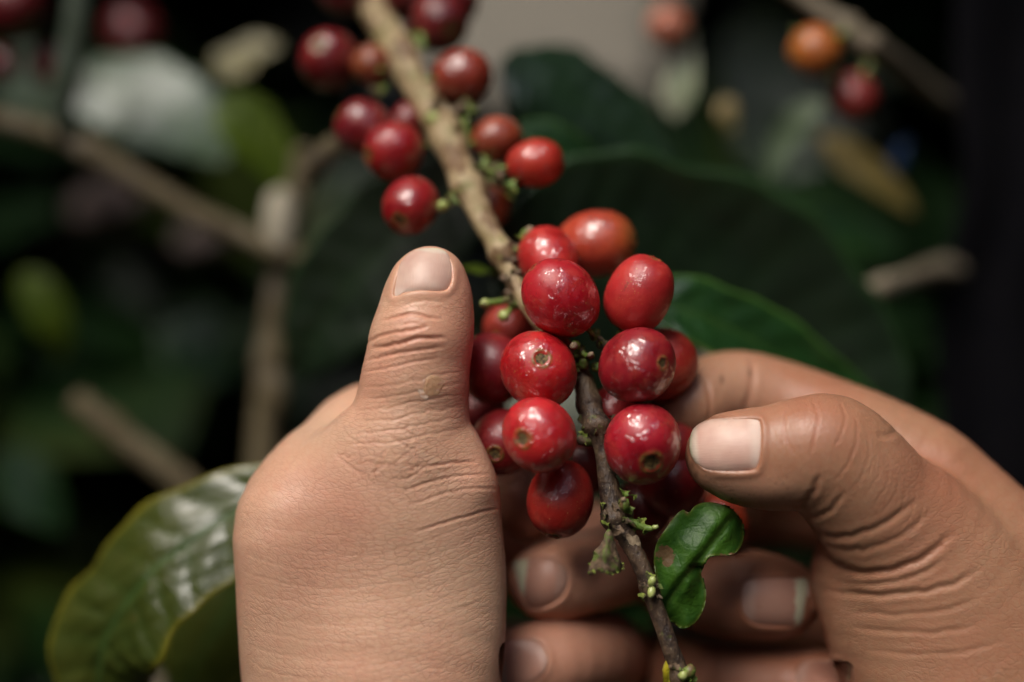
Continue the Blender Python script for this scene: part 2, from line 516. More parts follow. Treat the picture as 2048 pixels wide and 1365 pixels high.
class Field:
    def __init__(self, lo, hi, h):
        self.lo = np.array(lo, float); self.h = h
        self.n = np.ceil((np.array(hi) - self.lo) / h).astype(int) + 1
        self.ax = [self.lo[i] + h * np.arange(self.n[i], dtype=np.float32) for i in range(3)]
        self.F = np.full(self.n, 30.0, np.float32)

    def limb(self, st, k=2.0, per=3):
        a = limb_segments(st, per)
        G = np.full(self.n, 30.0, np.float32)
        M = 9.0
        for i in range(len(a) - 1):
            A, B = a[i], a[i + 1]
            r = max(A[3], B[3]) + M
            lo = np.minimum(A[:3], B[:3]) - r; hi = np.maximum(A[:3], B[:3]) + r
            i0 = np.clip(((lo - self.lo) / self.h).astype(int), 0, self.n); i1 = np.clip(((hi - self.lo) / self.h).astype(int) + 1, 0, self.n)
            if np.any(i1 <= i0):
                continue
            X = self.ax[0][i0[0]:i1[0], None, None]; Y = self.ax[1][None, i0[1]:i1[1], None]; Z = self.ax[2][None, None, i0[2]:i1[2]]
            d = (B - A).astype(np.float32)
            L = float(d[:2] @ d[:2] + d[2] * d[2]) + 1e-6
            t = np.clip(((X - A[0]) * d[0] + (Y - A[1]) * d[1] + (Z - A[2]) * d[2]) / L, 0, 1)
            fl = A[4] + t * d[4]
            q = np.sqrt((X - A[0] - t * d[0]) ** 2 + (Y - A[1] - t * d[1]) ** 2 + ((Z - A[2] - t * d[2]) / fl) ** 2) - (A[3] + t * d[3])
            s = (slice(i0[0], i1[0]), slice(i0[1], i1[1]), slice(i0[2], i1[2]))
            np.minimum(G[s], q, out=G[s])
        hh = np.maximum(k - np.abs(self.F - G), 0) / k
        self.F = np.minimum(self.F, G) - hh * hh * k * 0.25

    def mesh(self):
        F, h = self.F, self.h
        ins = F < 0
        nx, ny, nz = [n - 1 for n in F.shape]
        cnt = np.zeros((nx, ny, nz), np.int8)
        for dx in (0, 1):
            for dy in (0, 1):
                for dz in (0, 1):
                    cnt += ins[dx:nx + dx, dy:ny + dy, dz:nz + dz]
        act = (cnt > 0) & (cnt < 8)
        idx = np.full((nx, ny, nz), -1, np.int64)
        C = np.argwhere(act)
        idx[act] = np.arange(len(C))
        acc = np.zeros((len(C), 3)); num = np.zeros(len(C))
        corner = [(x, y, z) for x in (0, 1) for y in (0, 1) for z in (0, 1)]
        for a in range(8):
            for b in range(a + 1, 8):
                ca, cb = np.array(corner[a]), np.array(corner[b])
                if np.abs(ca - cb).sum() != 1:
                    continue
                fa = F[tuple((C + ca).T)]; fb = F[tuple((C + cb).T)]
                x = (fa < 0) != (fb < 0)
                t = np.where(x, fa / np.where(x, fa - fb, 1), 0)
                p = ca + (cb - ca) * t[:, None]
                acc += p * x[:, None]; num += x
        V = self.lo + (C + acc / num[:, None]) * h
        faces = []
        for ax in range(3):
            o1, o2 = [(1, 2), (2, 0), (0, 1)][ax]
            sl0 = [slice(None)] * 3; sl1 = [slice(None)] * 3
            sl0[ax] = slice(0, -1); sl1[ax] = slice(1, None)
            ch = ins[tuple(sl0)] != ins[tuple(sl1)]
            E = np.argwhere(ch)
            E = E[(E[:, o1] > 0) & (E[:, o2] > 0) & (E[:, o1] < F.shape[o1] - 1) & (E[:, o2] < F.shape[o2] - 1)]
            s = ins[tuple(E.T)]
            def g(da, db):
                Q = E.copy(); Q[:, o1] -= da; Q[:, o2] -= db
                return idx[tuple(Q.T)]
            q = np.stack([g(1, 1), g(0, 1), g(0, 0), g(1, 0)], 1)
            q[~s] = q[~s][:, ::-1]
            faces.append(q)
        Fq = np.vstack(faces)
        Fq = Fq[(Fq >= 0).all(1)]
        # light smoothing
        e = np.vstack([Fq[:, [0, 1]], Fq[:, [1, 2]], Fq[:, [2, 3]], Fq[:, [3, 0]]])
        deg = np.bincount(e.ravel(), minlength=len(V)).astype(float)
        for _ in range(4):
            S = np.zeros_like(V)
            for c in range(3):
                S[:, c] = np.bincount(e[:, 0], V[e[:, 1], c], len(V)) + np.bincount(e[:, 1], V[e[:, 0], c], len(V))
            V = V * 0.5 + 0.5 * S / np.maximum(deg, 1)[:, None]
        return V, Fq


def subdivide(V, Fq):
    me = bpy.data.meshes.new('tmp')
    me.from_pydata(V.tolist(), [], Fq.tolist())
    ob = bpy.data.objects.new('tmp', me)
    COL.objects.link(ob)
    md = ob.modifiers.new('s', 'SUBSURF'); md.levels = 1; md.render_levels = 1
    dg = bpy.context.evaluated_depsgraph_get()
    ev = ob.evaluated_get(dg).to_mesh()
    v = np.zeros(len(ev.vertices) * 3); ev.vertices.foreach_get('co', v)
    f = np.zeros(len(ev.loops), int); ev.loops.foreach_get('vertex_index', f)
    v = v.reshape(-1, 3); f = f.reshape(-1, 4)
    ob.evaluated_get(dg).to_mesh_clear()
    bpy.data.objects.remove(ob); bpy.data.meshes.remove(me)
    return v, f


def normals(V, F):
    n = np.cross(V[F[:, 2]] - V[F[:, 0]], V[F[:, 3]] - V[F[:, 1]])
    N = np.zeros_like(V)
    for k in range(4):
        for c in range(3):
            N[:, c] += np.bincount(F[:, k], n[:, c], len(V))
    return N / (np.linalg.norm(N, axis=1)[:, None] + 1e-9)


def px_of(V):
    k = DIST / (DIST - V[:, 2]) * 10
    return np.stack([V[:, 0] * k + 1024, 682.5 - V[:, 1] * k], 1)


def line_dist(Q, poly):
    """distance and running parameter 0..1 of 2-D points to a polyline"""
    best = np.full(len(Q), 1e9); par = np.zeros(len(Q))
    L = np.linalg.norm(np.diff(poly, axis=0), axis=1); cum = np.concatenate([[0], np.cumsum(L)])
    for i in range(len(poly) - 1):
        a, d = poly[i], poly[i + 1] - poly[i]
        t = np.clip(((Q - a) @ d) / (d @ d + 1e-9), 0, 1)
        dd = np.hypot(*(Q - a - t[:, None] * d).T)
        m_ = dd < best
        best[m_] = dd[m_]; par[m_] = ((cum[i] + t * L[i]) / cum[-1])[m_]
    return best, par


def in_poly(Q, poly):
    r = np.zeros(len(Q), bool)
    j = len(poly) - 1
    for i in range(len(poly)):
        xi, yi = poly[i]; xj, yj = poly[j]
        c = ((yi > Q[:, 1]) != (yj > Q[:, 1])) & (Q[:, 0] < (xj - xi) * (Q[:, 1] - yi) / (yj - yi + 1e-12) + xi)
        r ^= c
        j = i
    return r


class Hand:
    def __init__(self, name, lo, hi, h, limbs, mat, flow, warp=None):
        f = Field(lo, hi, h)
        for st, k in limbs:
            f.limb(st, k)
        V, F = f.mesh()
        self.V, self.F = subdivide(V, F)
        self.N = normals(self.V, self.F)
        self.name, self.mat, self.flow = name, mat, flow
        n = len(self.V)
        self.tone = np.zeros(n); self.dirt = np.zeros(n); self.pale = np.zeros(n); self.rough = np.ones(n)
        self.nails = []
        self.Q = px_of(self.V)

    def front(self, zmin):
        return (self.N[:, 2] > 0.02) & (self.V[:, 2] > zmin)

    def bulge(self, px, py, rx, ry, amt, zmin=-99, rot=0):
        d = self.Q - (px, py)
        c, s = math.cos(math.radians(rot)), math.sin(math.radians(rot))
        u = (d[:, 0] * c + d[:, 1] * s) / rx; v = (-d[:, 0] * s + d[:, 1] * c) / ry
        w = np.exp(-(u * u + v * v)) * self.front(zmin)
        self.V += self.N * (w * amt)[:, None]

    def groove(self, pts, width, depth, zmin=-99, lip=0.25, tone=0.0, per=5, jag=0.6):
        """width in px, depth in mm"""
        poly = catmull(pts, per)
        if jag:
            poly = poly + RNG.normal(0, jag, poly.shape)
        m0 = (self.Q[:, 0] > poly[:, 0].min() - 5 * width) & (self.Q[:, 0] < poly[:, 0].max() + 5 * width) & \
             (self.Q[:, 1] > poly[:, 1].min() - 5 * width) & (self.Q[:, 1] < poly[:, 1].max() + 5 * width) & self.front(zmin)
        I = np.nonzero(m0)[0]
        if not len(I):
            return
        d, t = line_dist(self.Q[I], poly)
        tap = np.clip(np.minimum(t, 1 - t) * 5, 0, 1) ** 0.7
        endd = np.where((t <= 0) | (t >= 1), 0, 1)
        g = -depth * np.exp(-(d / width) ** 2) + depth * lip * np.exp(-((d - 2.1 * width) / width) ** 2)
        self.V[I] += self.N[I] * (g * tap * endd)[:, None]
        if tone:
            self.tone[I] = np.maximum(self.tone[I], tone * np.exp(-(d / (width * 1.2)) ** 2) * tap)

    def spot(self, arr, px, py, rx, ry, amt, zmin=-99):
        d = self.Q - (px, py)
        w = np.exp(-((d[:, 0] / rx) ** 2 + (d[:, 1] / ry) ** 2)) * (self.V[:, 2] > zmin)
        arr += w * amt

    def nail(self, outline, direction, zmin, tip=0.0, dirt=0.0, lift=0.18, dirt_line=False, pink=0.0):
        """outline px polygon; direction: px vector from cuticle to free edge"""
        poly = catmull(outline, 5, closed=True)
        c = poly.mean(0)
        ins = in_poly(self.Q, poly) & (self.N[:, 2] > 0.1) & (self.V[:, 2] > zmin)
        def feats(X):
            x, y = (X[:, 0] - self.nc[0]), (X[:, 1] - self.nc[1])
            return np.stack([np.ones_like(x), x, y, x * x, x * y, y * y], 1)
        self.nc = self.V[ins].mean(0)
        fit = ins & (self.N[:, 2] > 0.45)
        A = feats(self.V[fit]); co, *_ = np.linalg.lstsq(A, self.V[fit, 2], rcond=None)
        zfit = lambda X: feats(X) @ co
        near = (np.abs(self.Q - c).max(1) < np.ptp(poly, axis=0).max()) & (self.N[:, 2] > 0.02) & (self.V[:, 2] > zmin)
        I = np.nonzero(near)[0]
        d, _ = line_dist(self.Q[I], np.vstack([poly, poly[:1]]))
        inside = ins[I]
        sd_ = np.where(inside, -d, d)                      # px, + outside
        D = np.array(direction, float); D /= np.linalg.norm(D)
        u_ = (self.Q[I] - c) @ D; ul = np.ptp(poly @ D) / 2
        side = np.clip((0.75 * ul - u_) / (0.5 * ul), 0, 1)     # no fold past the free edge
        zf = zfit(self.V[I])
        self.V[I, 2] = np.where(inside, np.minimum(self.V[I, 2], zf - 0.35 * np.clip(-sd_ / 4, 0, 1)), self.V[I, 2])
        fold = 0.26 * np.exp(-((sd_ - 5) / 8.0) ** 2) * (sd_ > -1) * side
        self.V[I] += self.N[I] * fold[:, None]
        self.rough[I[inside]] = 0
        self.rough[I] *= np.clip((sd_ + 2) / 30, 0.25, 1)
        self.tone[I] = np.maximum(self.tone[I], 0.35 * np.exp(-(np.maximum(sd_, 0) / 22) ** 2))
        if dirt_line:
            self.dirt[I] = np.maximum(self.dirt[I], dirt * np.exp(-((sd_ - 1) / 3.0) ** 2) * RNG.uniform(0.5, 1, len(I)) * np.clip((u_ + 0.3 * ul) / ul, 0, 1))
        # plate
        nr, nv = 14, len(poly)
        Vn, al, tp, di, nco = [], [], [], [], []
        cz = c
        for i in range(nr + 1):
            s = i / nr
            ring = cz + (poly - cz) * s
            for q in ring:
                Vn.append((q[0], q[1])); a = ((q - c) @ D) / ul * 0.5 + 0.5; al.append(a)
                tp.append(1.0 if a > 1 - tip else 0.0); e = max(0, (s - 0.80) / 0.2) ** 1.5 * RNG.uniform(.6, 1)
                di.append(dirt * e * max(0, a - 0.15) if dirt_line else dirt * 0.4 * e)
                nco.append((((q - c) @ np.array([-D[1], D[0]])) * 0.1, ((q - c) @ D) * 0.1, 0))
        Vn = np.array(Vn)
        z = np.full(len(Vn), self.nc[2])
        for _ in range(4):
            X = np.stack([(Vn[:, 0] - 1024) * 0.1 * (DIST - z) / DIST, (682.5 - Vn[:, 1]) * 0.1 * (DIST - z) / DIST, z], 1)
            z = zfit(X)
        z = z + lift
        X = np.stack([(Vn[:, 0] - 1024) * 0.1 * (DIST - z) / DIST, (682.5 - Vn[:, 1]) * 0.1 * (DIST - z) / DIST, z], 1)
        s = np.repeat(np.arange(nr + 1) / nr, nv)
        X[:, 2] -= 0.42 * s ** 5
        n0 = len(X)
        rim = X[-nv:].copy(); rim[:, 2] -= 0.5
        X = np.vstack([X, rim])
        F = grid_faces(nr + 2, nv, True)
        ext = lambda a: np.concatenate([a, np.array(a)[-nv:]])
        nc3 = np.array(nco)
        self.nails.append((X, F, dict(along=ext(al), tip=ext(tp), dirt=ext(di), nail_co=np.vstack([nc3, nc3[-nv:]]), pink=np.full(len(X), pink))))

    def patch(self, outline, lift):
        poly = catmull(outline, 4, closed=True); c = poly.mean(0)
        m_ = (np.abs(self.Q - c).max(1) < 45) & (self.N[:, 2] > .1) & (self.V[:, 2] > -6)
        q, z = self.Q[m_], self.V[m_, 2]
        A = np.stack([np.ones(len(q)), q[:, 0] - c[0], q[:, 1] - c[1], (q[:, 0] - c[0]) ** 2, (q[:, 1] - c[1]) ** 2], 1)
        co, *_ = np.linalg.lstsq(A, z, rcond=None)
        V = []
        rr = np.random.default_rng(3)
        for k in range(6):
            s_ = k / 5
            for p in poly:
                w = c + (p - c) * s_; d = w - c
                zz = co @ np.array([1, d[0], d[1], d[0] ** 2, d[1] ** 2])
                V.append(P(w[0], w[1], zz + lift * (1.0 if k < 4 else (1.5 + .5 * rr.normal() if k == 4 else -3.0))))
        return np.array(V), grid_faces(6, len(poly), True)

    def build(self, label, origin):
        sk = self.flow(self.V, self.Q)
        ob = mk(self.name, self.V, self.F, self.mat, origin=origin,
                attrs=dict(skin_co=sk, tone=np.clip(self.tone, 0, 1), dirt=np.clip(self.dirt, 0, 1), pale=np.clip(self.pale, 0, 1), rough=self.rough))
        tag(ob, label, 'hand', "the picker's two hands")
        for X, F, at in self.nails:
            mk('nail', X, F, NAIL, parent=ob, attrs=at)
        return ob


# ---------------------------------------------------------------- left hand
def flow_left(V, Q):
    x, y = V[:, 0], V[:, 1]
    x0 = -24.0
    bend = np.where(y < -15, 1.0, np.clip((y + 45) / -30 + 1 + 1, 0, 1))
    yy = y - 0.013 * (x - x0) ** 2 * np.where(y < -22, 1.0, np.clip(1 - (y + 22) / 16, 0.15, 1))
    return np.stack([x, yy, V[:, 2]], 1)


thumb_L = [(860, 568, 3, 76, .80), (855, 602, 3, 91, .80), (850, 642, 3, 98, .84), (842, 684, 3, 104, .90), (836, 722, 3, 105, .90), (830, 762, 3, 109, .88),
           (826, 802, 2, 113, .88), (819, 850, 2, 121, .85), (810, 900, 2, 136, .80), (803, 955, 2, 176, .60), (798, 1010, 2, 200, .53), (800, 1090, 1, 208, .52), (800, 1200, 0, 214, .55),
           (785, 1365, 0, 219, .64), (770, 1520, 0, 214, .7), (765, 1700, 0, 214, .75)]
index_meta = [(765, 1700, -6, 225, .7), (640, 1520, -5, 135, .9), (608, 1400, -5, 118, .9), (597, 1290, -3, 118, .9), (590, 1160, -2, 118, .95), (582, 1045, -2, 112, 1), (626, 960, -8, 99, 1), (668, 915, -13, 90, 1),
              (735, 855, -20, 88, 1), (850, 850, -27, 84, 1), (950, 905, -31, 80, 1), (1030, 985, -28, 72, 1), (1060, 1020, -24, 64, 1)]
palm_L = [(690, 1020, -8, 110, 1), (700, 1150, -10, 150, .8), (720, 1300, -12, 170, .8), (740, 1500, -10, 190, .8)]
mid_L = [(1082, 1164, -16, 70, .85), (1120, 1158, -16, 78, .9), (1180, 1145, -19, 80, 1), (1255, 1125, -28, 80, 1), (1270, 1110, -42, 80, 1), (1180, 1090, -54, 84, 1), (1000, 1090, -56, 88, 1), (820, 1120, -40, 95, 1), (720, 1160, -22, 110, 1)]
ring_L = [(1035, 1335, -16, 70, .85), (1075, 1325, -16, 82, .9), (1130, 1315, -19, 86, 1), (1200, 1310, -29, 85, 1), (1215, 1320, -43, 84, 1), (1130, 1330, -57, 86, 1), (950, 1330, -55, 90, 1), (800, 1330, -39, 100, 1), (740, 1350, -23, 110, 1)]
L = Hand('hand', P(440, 1760, 0) + (0, 0, -76), P(1380, 470, 0) + (4, 2, 22), 0.62,
         [(thumb_L, 1), (palm_L, 6), (index_meta, 9), (mid_L, 1.2), (ring_L, 1.2)], SKIN_A, flow_left)
L.bulge(842, 668, 80, 40, 0.55, -5)
L.bulge(960, 975, 40, 42, 0.9, -8)
L.groove([(762, 644), (791, 636), (827, 629), (859, 637), (885, 639)], 3.0, .28, -5, tone=.5)
L.groove([(731, 688), (762, 673), (795, 666), (820, 663), (860, 652)], 3.2, .32, -5, tone=.6)
L.groove([(742, 697), (779, 692), (804, 687), (837, 678), (893, 677)], 3.6, .42, -5, tone=.8)
L.groove([(724, 724), (762, 715), (811, 705), (846, 700), (890, 694)], 3.0, .26, -5, tone=.5)
L.groove([(720, 746), (770, 738), (830, 724), (880, 716)], 2.6, .18, -5, tone=.3)
L.groove([(795, 616), (840, 603), (890, 606)], 2.6, .12, -5)
L.groove([(800, 654), (825, 648), (850, 655), (838, 662)], 2.4, .16, -5, tone=.3)
for y0, dx in ((770, 4), (792, 8), (815, -4), (838, 6), (862, 0), (884, 8)):
    L.groove([(722 - (y0 - 770) * .28, y0 + 6), (780 + dx, y0 + 1), (850 + dx, y0 - 14), (925, y0 - 26)], 2.4, .12, -5, jag=1.6, lip=.15, tone=.15)
L.groove([(838, 936), (870, 932), (909, 926), (955, 925)], 2.8, .22, -5, tone=.6)
L.groove([(800, 985), (870, 962), (930, 952), (975, 950)], 2.6, .20, -5, tone=.3)
L.groove([(820, 1012), (880, 990), (940, 978), (990, 980)], 2.6, .16, -5, tone=.3)
L.groove([(830, 1066), (870, 1052), (909, 1040), (959, 1026), (1000, 1016)], 2.6, .20, -6, tone=.6)
for i in range(9):
    y0 = 1085 + i * 32
    L.groove([(640, y0 + 30), (760, y0 + 22), (880, y0 - 10), (1000, y0 - 62)], 2.2, .045, -6, jag=2.2, lip=.1)
for i in range(9):
    y0 = 1040 + i * 36
    L.groove([(474, y0 - 18), (540, y0 + 14), (640, y0 + 30), (720, y0 + 34)], 2.2, .05, -22, jag=2.0, lip=.1)
for k in range(16):                                     # crossing furrows above the web
    a = RNG.uniform(-1.2, 1.2); x, y = RNG.uniform(690, 860), RNG.uniform(860, 960)
    ln = RNG.uniform(18, 40)
    L.groove([(x - ln * math.cos(a), y - ln * math.sin(a)), (x, y + 3), (x + ln * math.cos(a), y + ln * math.sin(a))], 2.4, .12, -6, jag=1.5, lip=.1, tone=.3)
L.groove([(880, 1222), (930, 1206), (985, 1188)], 2.2, -.06, -6, lip=0)
L.spot(L.tone, 842, 668, 70, 55, .55, -5)
L.spot(L.tone, 600, 1080, 150, 160, .3)
L.spot(L.tone, 930, 640, 45, 110, .45, -8)
L.spot(L.tone, 960, 950, 60, 50, .4, -8)
L.spot(L.pale, 940, 1150, 90, 200, .45, -6)  # paler right side, the brighter light there put into the skin colour
L.spot(L.pale, 640, 850, 80, 60, .6)
L.spot(L.pale, 850, 820, 60, 50, .25, -6)
L.spot(L.rough, 840, 930, 160, 90, .7, -6)
L.spot(L.rough, 600, 880, 90, 70, -.6)
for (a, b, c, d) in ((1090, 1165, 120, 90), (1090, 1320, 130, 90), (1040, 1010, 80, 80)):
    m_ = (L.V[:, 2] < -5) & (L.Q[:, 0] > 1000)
    L.tone[m_] = .9  # curled fingers browned, their shade put into the skin colour
L.nail([(788, 594), (791, 560), (802, 524), (826, 502), (858, 496), (888, 501), (903, 524), (905, 556), (897, 578), (880, 584), (840, 583), (808, 588)], (0.12, -1), -4, tip=0.0, dirt=.1, lift=.22)
L.nail([(1028, 1128), (1060, 1116), (1110, 1117), (1138, 1148), (1128, 1192), (1092, 1216), (1060, 1219), (1042, 1192), (1033, 1160)], (-1, -.12), -22, tip=.27, dirt=.3, pink=.9)
L.nail([(1000, 1298), (1035, 1280), (1076, 1284), (1096, 1315), (1085, 1348), (1050, 1372), (1005, 1375)], (-1, .1), -24, tip=0.0, dirt=.2, pink=.9)
scar_v, scar_f = L.patch([(848, 765), (856, 752), (872, 750), (886, 755), (890, 772), (882, 790), (866, 797), (850, 792), (844, 780)], .05)
flake_v, flake_f = L.patch([(843, 764), (850, 760), (853, 772), (850, 790), (858, 798), (848, 800), (838, 792), (836, 775)], .015)
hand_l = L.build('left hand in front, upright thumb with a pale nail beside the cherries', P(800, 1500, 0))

M = MatB('scar_skin')
co = M.co()
M.set(Base_Color=M.mix(M.noise(co, .8, 3), (0.56, 0.31, 0.17), (0.66, 0.41, 0.25)), Roughness=.25, Subsurface_Weight=.2, Subsurface_Radius=(1, .4, .2), Subsurface_Scale=.0012, Normal=M.bump(M.noise(co, .9, 4), .0003, .8))
o = mk('scar', scar_v, scar_f, M.m, parent=hand_l); o['label'] = 'shiny healed blister on the thumb'
M = MatB('flaky_skin'); co = M.co()
M.set(Base_Color=(0.72, 0.52, 0.40), Roughness=.5, Normal=M.bump(M.noise(co, 1.5, 4), .0004, 1.0))
o = mk('scar', flake_v, flake_f, M.m, parent=hand_l); o['label'] = 'pale flaking skin beside the blister'


# ---------------------------------------------------------------- right hand
def flow_right(V, Q):
    c = (1545, 1190)
    d = Q - c
    r = np.hypot(d[:, 0], d[:, 1]); th = np.arctan2(-d[:, 1], d[:, 0])
    a = np.stack([r * 0.1, th * 33.0, V[:, 2]], 1)
    return a


thumb_R = [(1452, 911, 6, 82, .82), (1492, 915, 6, 97, .82), (1550, 916, 6, 106, .88), (1610, 908, 6, 114, .92), (1660, 914, 5, 124, .95), (1708, 958, 4, 128, .92),
           (1755, 1015, 2, 134, .88), (1815, 1080, 0, 155, .8), (1875, 1180, -2, 190, .75), (1930, 1300, -3, 225, .7), (1970, 1430, -3, 240, .7), (2010, 1600, -3, 250, .7)]
thenar_R = [(1752, 1150, -7, 130, .9), (1800, 1200, -7, 165, .85), (1870, 1290, -8, 205, .75), (1950, 1400, -8, 235, .7), (2000, 1560, -8, 250, .7)]
index_R = [(1352, 838, -13, 66, .9), (1385, 815, -14, 74, 1), (1425, 795, -18, 84, 1), (1480, 792, -21, 90, 1), (1560, 812, -21, 91, 1), (1660, 852, -18, 96, 1), (1745, 895, -16, 106, 1),
           (1830, 962, -14, 128, .95), (1890, 1040, -12, 150, .9), (1955, 1140, -10, 180, .8), (2020, 1280, -10, 230, .7), (2080, 1450, -10, 250, .7)]
mid_R = [(1560, 1198, -15, 80, .85), (1530, 1194, -15, 88, .9), (1470, 1185, -17, 92, 1), (1390, 1168, -22, 88, 1), (1330, 1135, -33, 84, 1), (1370, 1060, -47, 84, 1), (1520, 1000, -53, 88, 1), (1700, 1020, -41, 100, 1), (1820, 1080, -25, 120, 1)]
ring_R = [(1668, 1388, -20, 78, .85), (1630, 1384, -20, 88, .9), (1550, 1380, -22, 92, 1), (1440, 1370, -28, 90, 1), (1360, 1340, -40, 86, 1), (1400, 1270, -56, 86, 1), (1560, 1230, -60, 90, 1), (1740, 1250, -46, 100, 1), (1880, 1300, -28, 130, 1)]
R = Hand('hand', P(1240, 1620, 0) + (0, 0, -76), P(2160, 660, 0) + (18, 2, 24), 0.62,
         [(thenar_R, 1), (index_R, 7), (thumb_R, 1.6), (mid_R, 1.2), (ring_R, 1.2)], SKIN_B, flow_right)
R.bulge(1655, 850, 55, 55, .5, -4)
R.bulge(1560, 985, 60, 30, .5, -4)
R.bulge(1900, 900, 45, 30, .6, -30, 40)
R.groove([(1575, 812), (1568, 850), (1576, 885), (1594, 914)], 2.8, 0.09, -4, tone=.4)
R.groove([(1620, 794), (1636, 832), (1628, 880), (1618, 916)], 3.3, 0.12, -4, tone=.4)
R.groove([(1676, 800), (1689, 836), (1683, 866), (1668, 900)], 2.8, 0.10, -4, tone=.3)
R.groove([(1705, 822), (1715, 858), (1708, 900), (1690, 938), (1668, 965)], 3.0, 0.10, -4, tone=.3)
R.groove([(1736, 872), (1738, 915), (1722, 955), (1700, 985)], 2.8, 0.07, -4)
R.groove([(1585, 1015), (1605, 1008), (1625, 985), (1640, 950)], 6.5, 0.33, -8, lip=.22, jag=1.3, tone=.3)
R.groove([(1600, 1034), (1630, 1036), (1660, 1020), (1690, 985)], 5.6, 0.24, -8, lip=.22, jag=1.3)
R.groove([(1612, 1062), (1658, 1076), (1717, 1068), (1775, 1045), (1834, 1000)], 6.5, 0.26, -9, lip=.22, jag=1.3)
R.groove([(1640, 1090), (1690, 1103), (1750, 1094), (1812, 1066), (1868, 1020)], 6.5, 0.18, -12, lip=.22, jag=1.3)
R.groove([(1618, 1086), (1642, 1112), (1689, 1140), (1750, 1146), (1820, 1130), (1876, 1096), (1905, 1062)], 7.5, 0.42, -14, lip=.22, jag=1.3, tone=.3)
R.groove([(1700, 1168), (1760, 1168), (1830, 1152), (1890, 1118)], 6.5, 0.20, -14, lip=.22, jag=1.3)
R.groove([(1640, 1176), (1717, 1190), (1814, 1188), (1893, 1172), (1960, 1140)], 6.5, 0.29, -14, lip=.22, jag=1.3)
R.groove([(1700, 1222), (1790, 1230), (1880, 1222), (1960, 1196)], 5.6, 0.14, -14, lip=.22, jag=1.3)
R.groove([(1690, 1252), (1775, 1262), (1873, 1266), (1960, 1250)], 5.6, 0.14, -14, lip=.22, jag=1.3)
R.groove([(1730, 1300), (1820, 1308), (1920, 1304), (2020, 1280)], 5.6, 0.10, -14, lip=.22, jag=1.3)
for i in range(7):
    x0, y0 = 1745 + i * 17, 905 + i * 17
    R.groove([(x0, y0), (x0 - 6, y0 + 35), (x0 - 34, y0 + 75)], 2.5, 0.05, -8, jag=1.5)
R.groove([(1452, 708), (1448, 742), (1440, 780), (1425, 815)], 3.7, 0.06, -30, lip=.22, jag=1.3)
R.groove([(1498, 708), (1506, 745), (1500, 790), (1488, 825)], 6.5, 0.20, -30, tone=.5)
R.groove([(1412, 758), (1420, 800), (1418, 850)], 4.7, 0.22, -30, tone=.4)
R.groove([(1750, 868), (1775, 872), (1800, 858)], 6.5, 0.18, -30)
R.spot(R.tone, 1650, 850, 80, 70, .55, -4)
R.spot(R.tone, 1450, 835, 70, 25, .5, -4)
R.spot(R.tone, 1440, 960, 70, 30, .35, -4)
R.spot(R.tone, 1880, 960, 90, 80, .4)
R.spot(R.pale, 1480, 760, 70, 60, .35)
R.spot(R.pale, 1540, 990, 110, 40, .3, -4)
R.spot(R.pale, 1440, 985, 60, 30, .3, -4)
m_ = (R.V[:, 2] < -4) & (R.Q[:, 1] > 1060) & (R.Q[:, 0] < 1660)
R.tone[m_] = .8  # shade on the curled fingers put in as a browner tone
R.spot(R.rough, 1500, 780, 140, 90, -.7, -40)
for k in range(26):
    x, y = RNG.uniform(1385, 1600), RNG.uniform(930, 1010)
    R.spot(R.dirt, x, y, RNG.uniform(1.2, 2.6), RNG.uniform(1.2, 2.4), .6)
for (x, y, a, b) in ((1444, 760, 4, 9), (1330, 838, 9, 14), (1500, 745, 4, 9), (1385, 930, 5, 9), (1392, 950, 5, 8)):
    R.spot(R.dirt, x, y, a, b, .7)
R.nail([(1380, 884), (1390, 856), (1420, 840), (1470, 837), (1512, 838), (1523, 850), (1524, 895), (1517, 934), (1500, 943), (1455, 945), (1410, 940), (1386, 918)], (-1, .06), -2, tip=.0, dirt=.85, dirt_line=True, lift=.2)
R.nail([(1482, 1182), (1496, 1160), (1545, 1155), (1600, 1156), (1618, 1166), (1613, 1208), (1602, 1252), (1560, 1255), (1510, 1250), (1486, 1226)], (1, .02), -22, tip=.21, dirt=.5, dirt_line=True, pink=.8)
R.nail([(1590, 1352), (1606, 1328), (1650, 1322), (1696, 1326), (1708, 1345), (1704, 1390), (1650, 1410), (1600, 1400)], (1, .02), -26, tip=.12, dirt=.4, pink=.9)
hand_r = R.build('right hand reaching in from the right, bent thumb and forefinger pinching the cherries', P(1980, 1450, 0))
del L, R


# ---------------------------------------------------------------- cherries
RED = (0.50, 0.007, 0.018); DEEP = (0.28, 0.005, 0.014); BRIGHT = (0.60, 0.012, 0.020); ORANGE = (0.52, 0.055, 0.018); WINE = (0.17, 0.005, 0.012); TAN = (0.42, 0.11, 0.03)


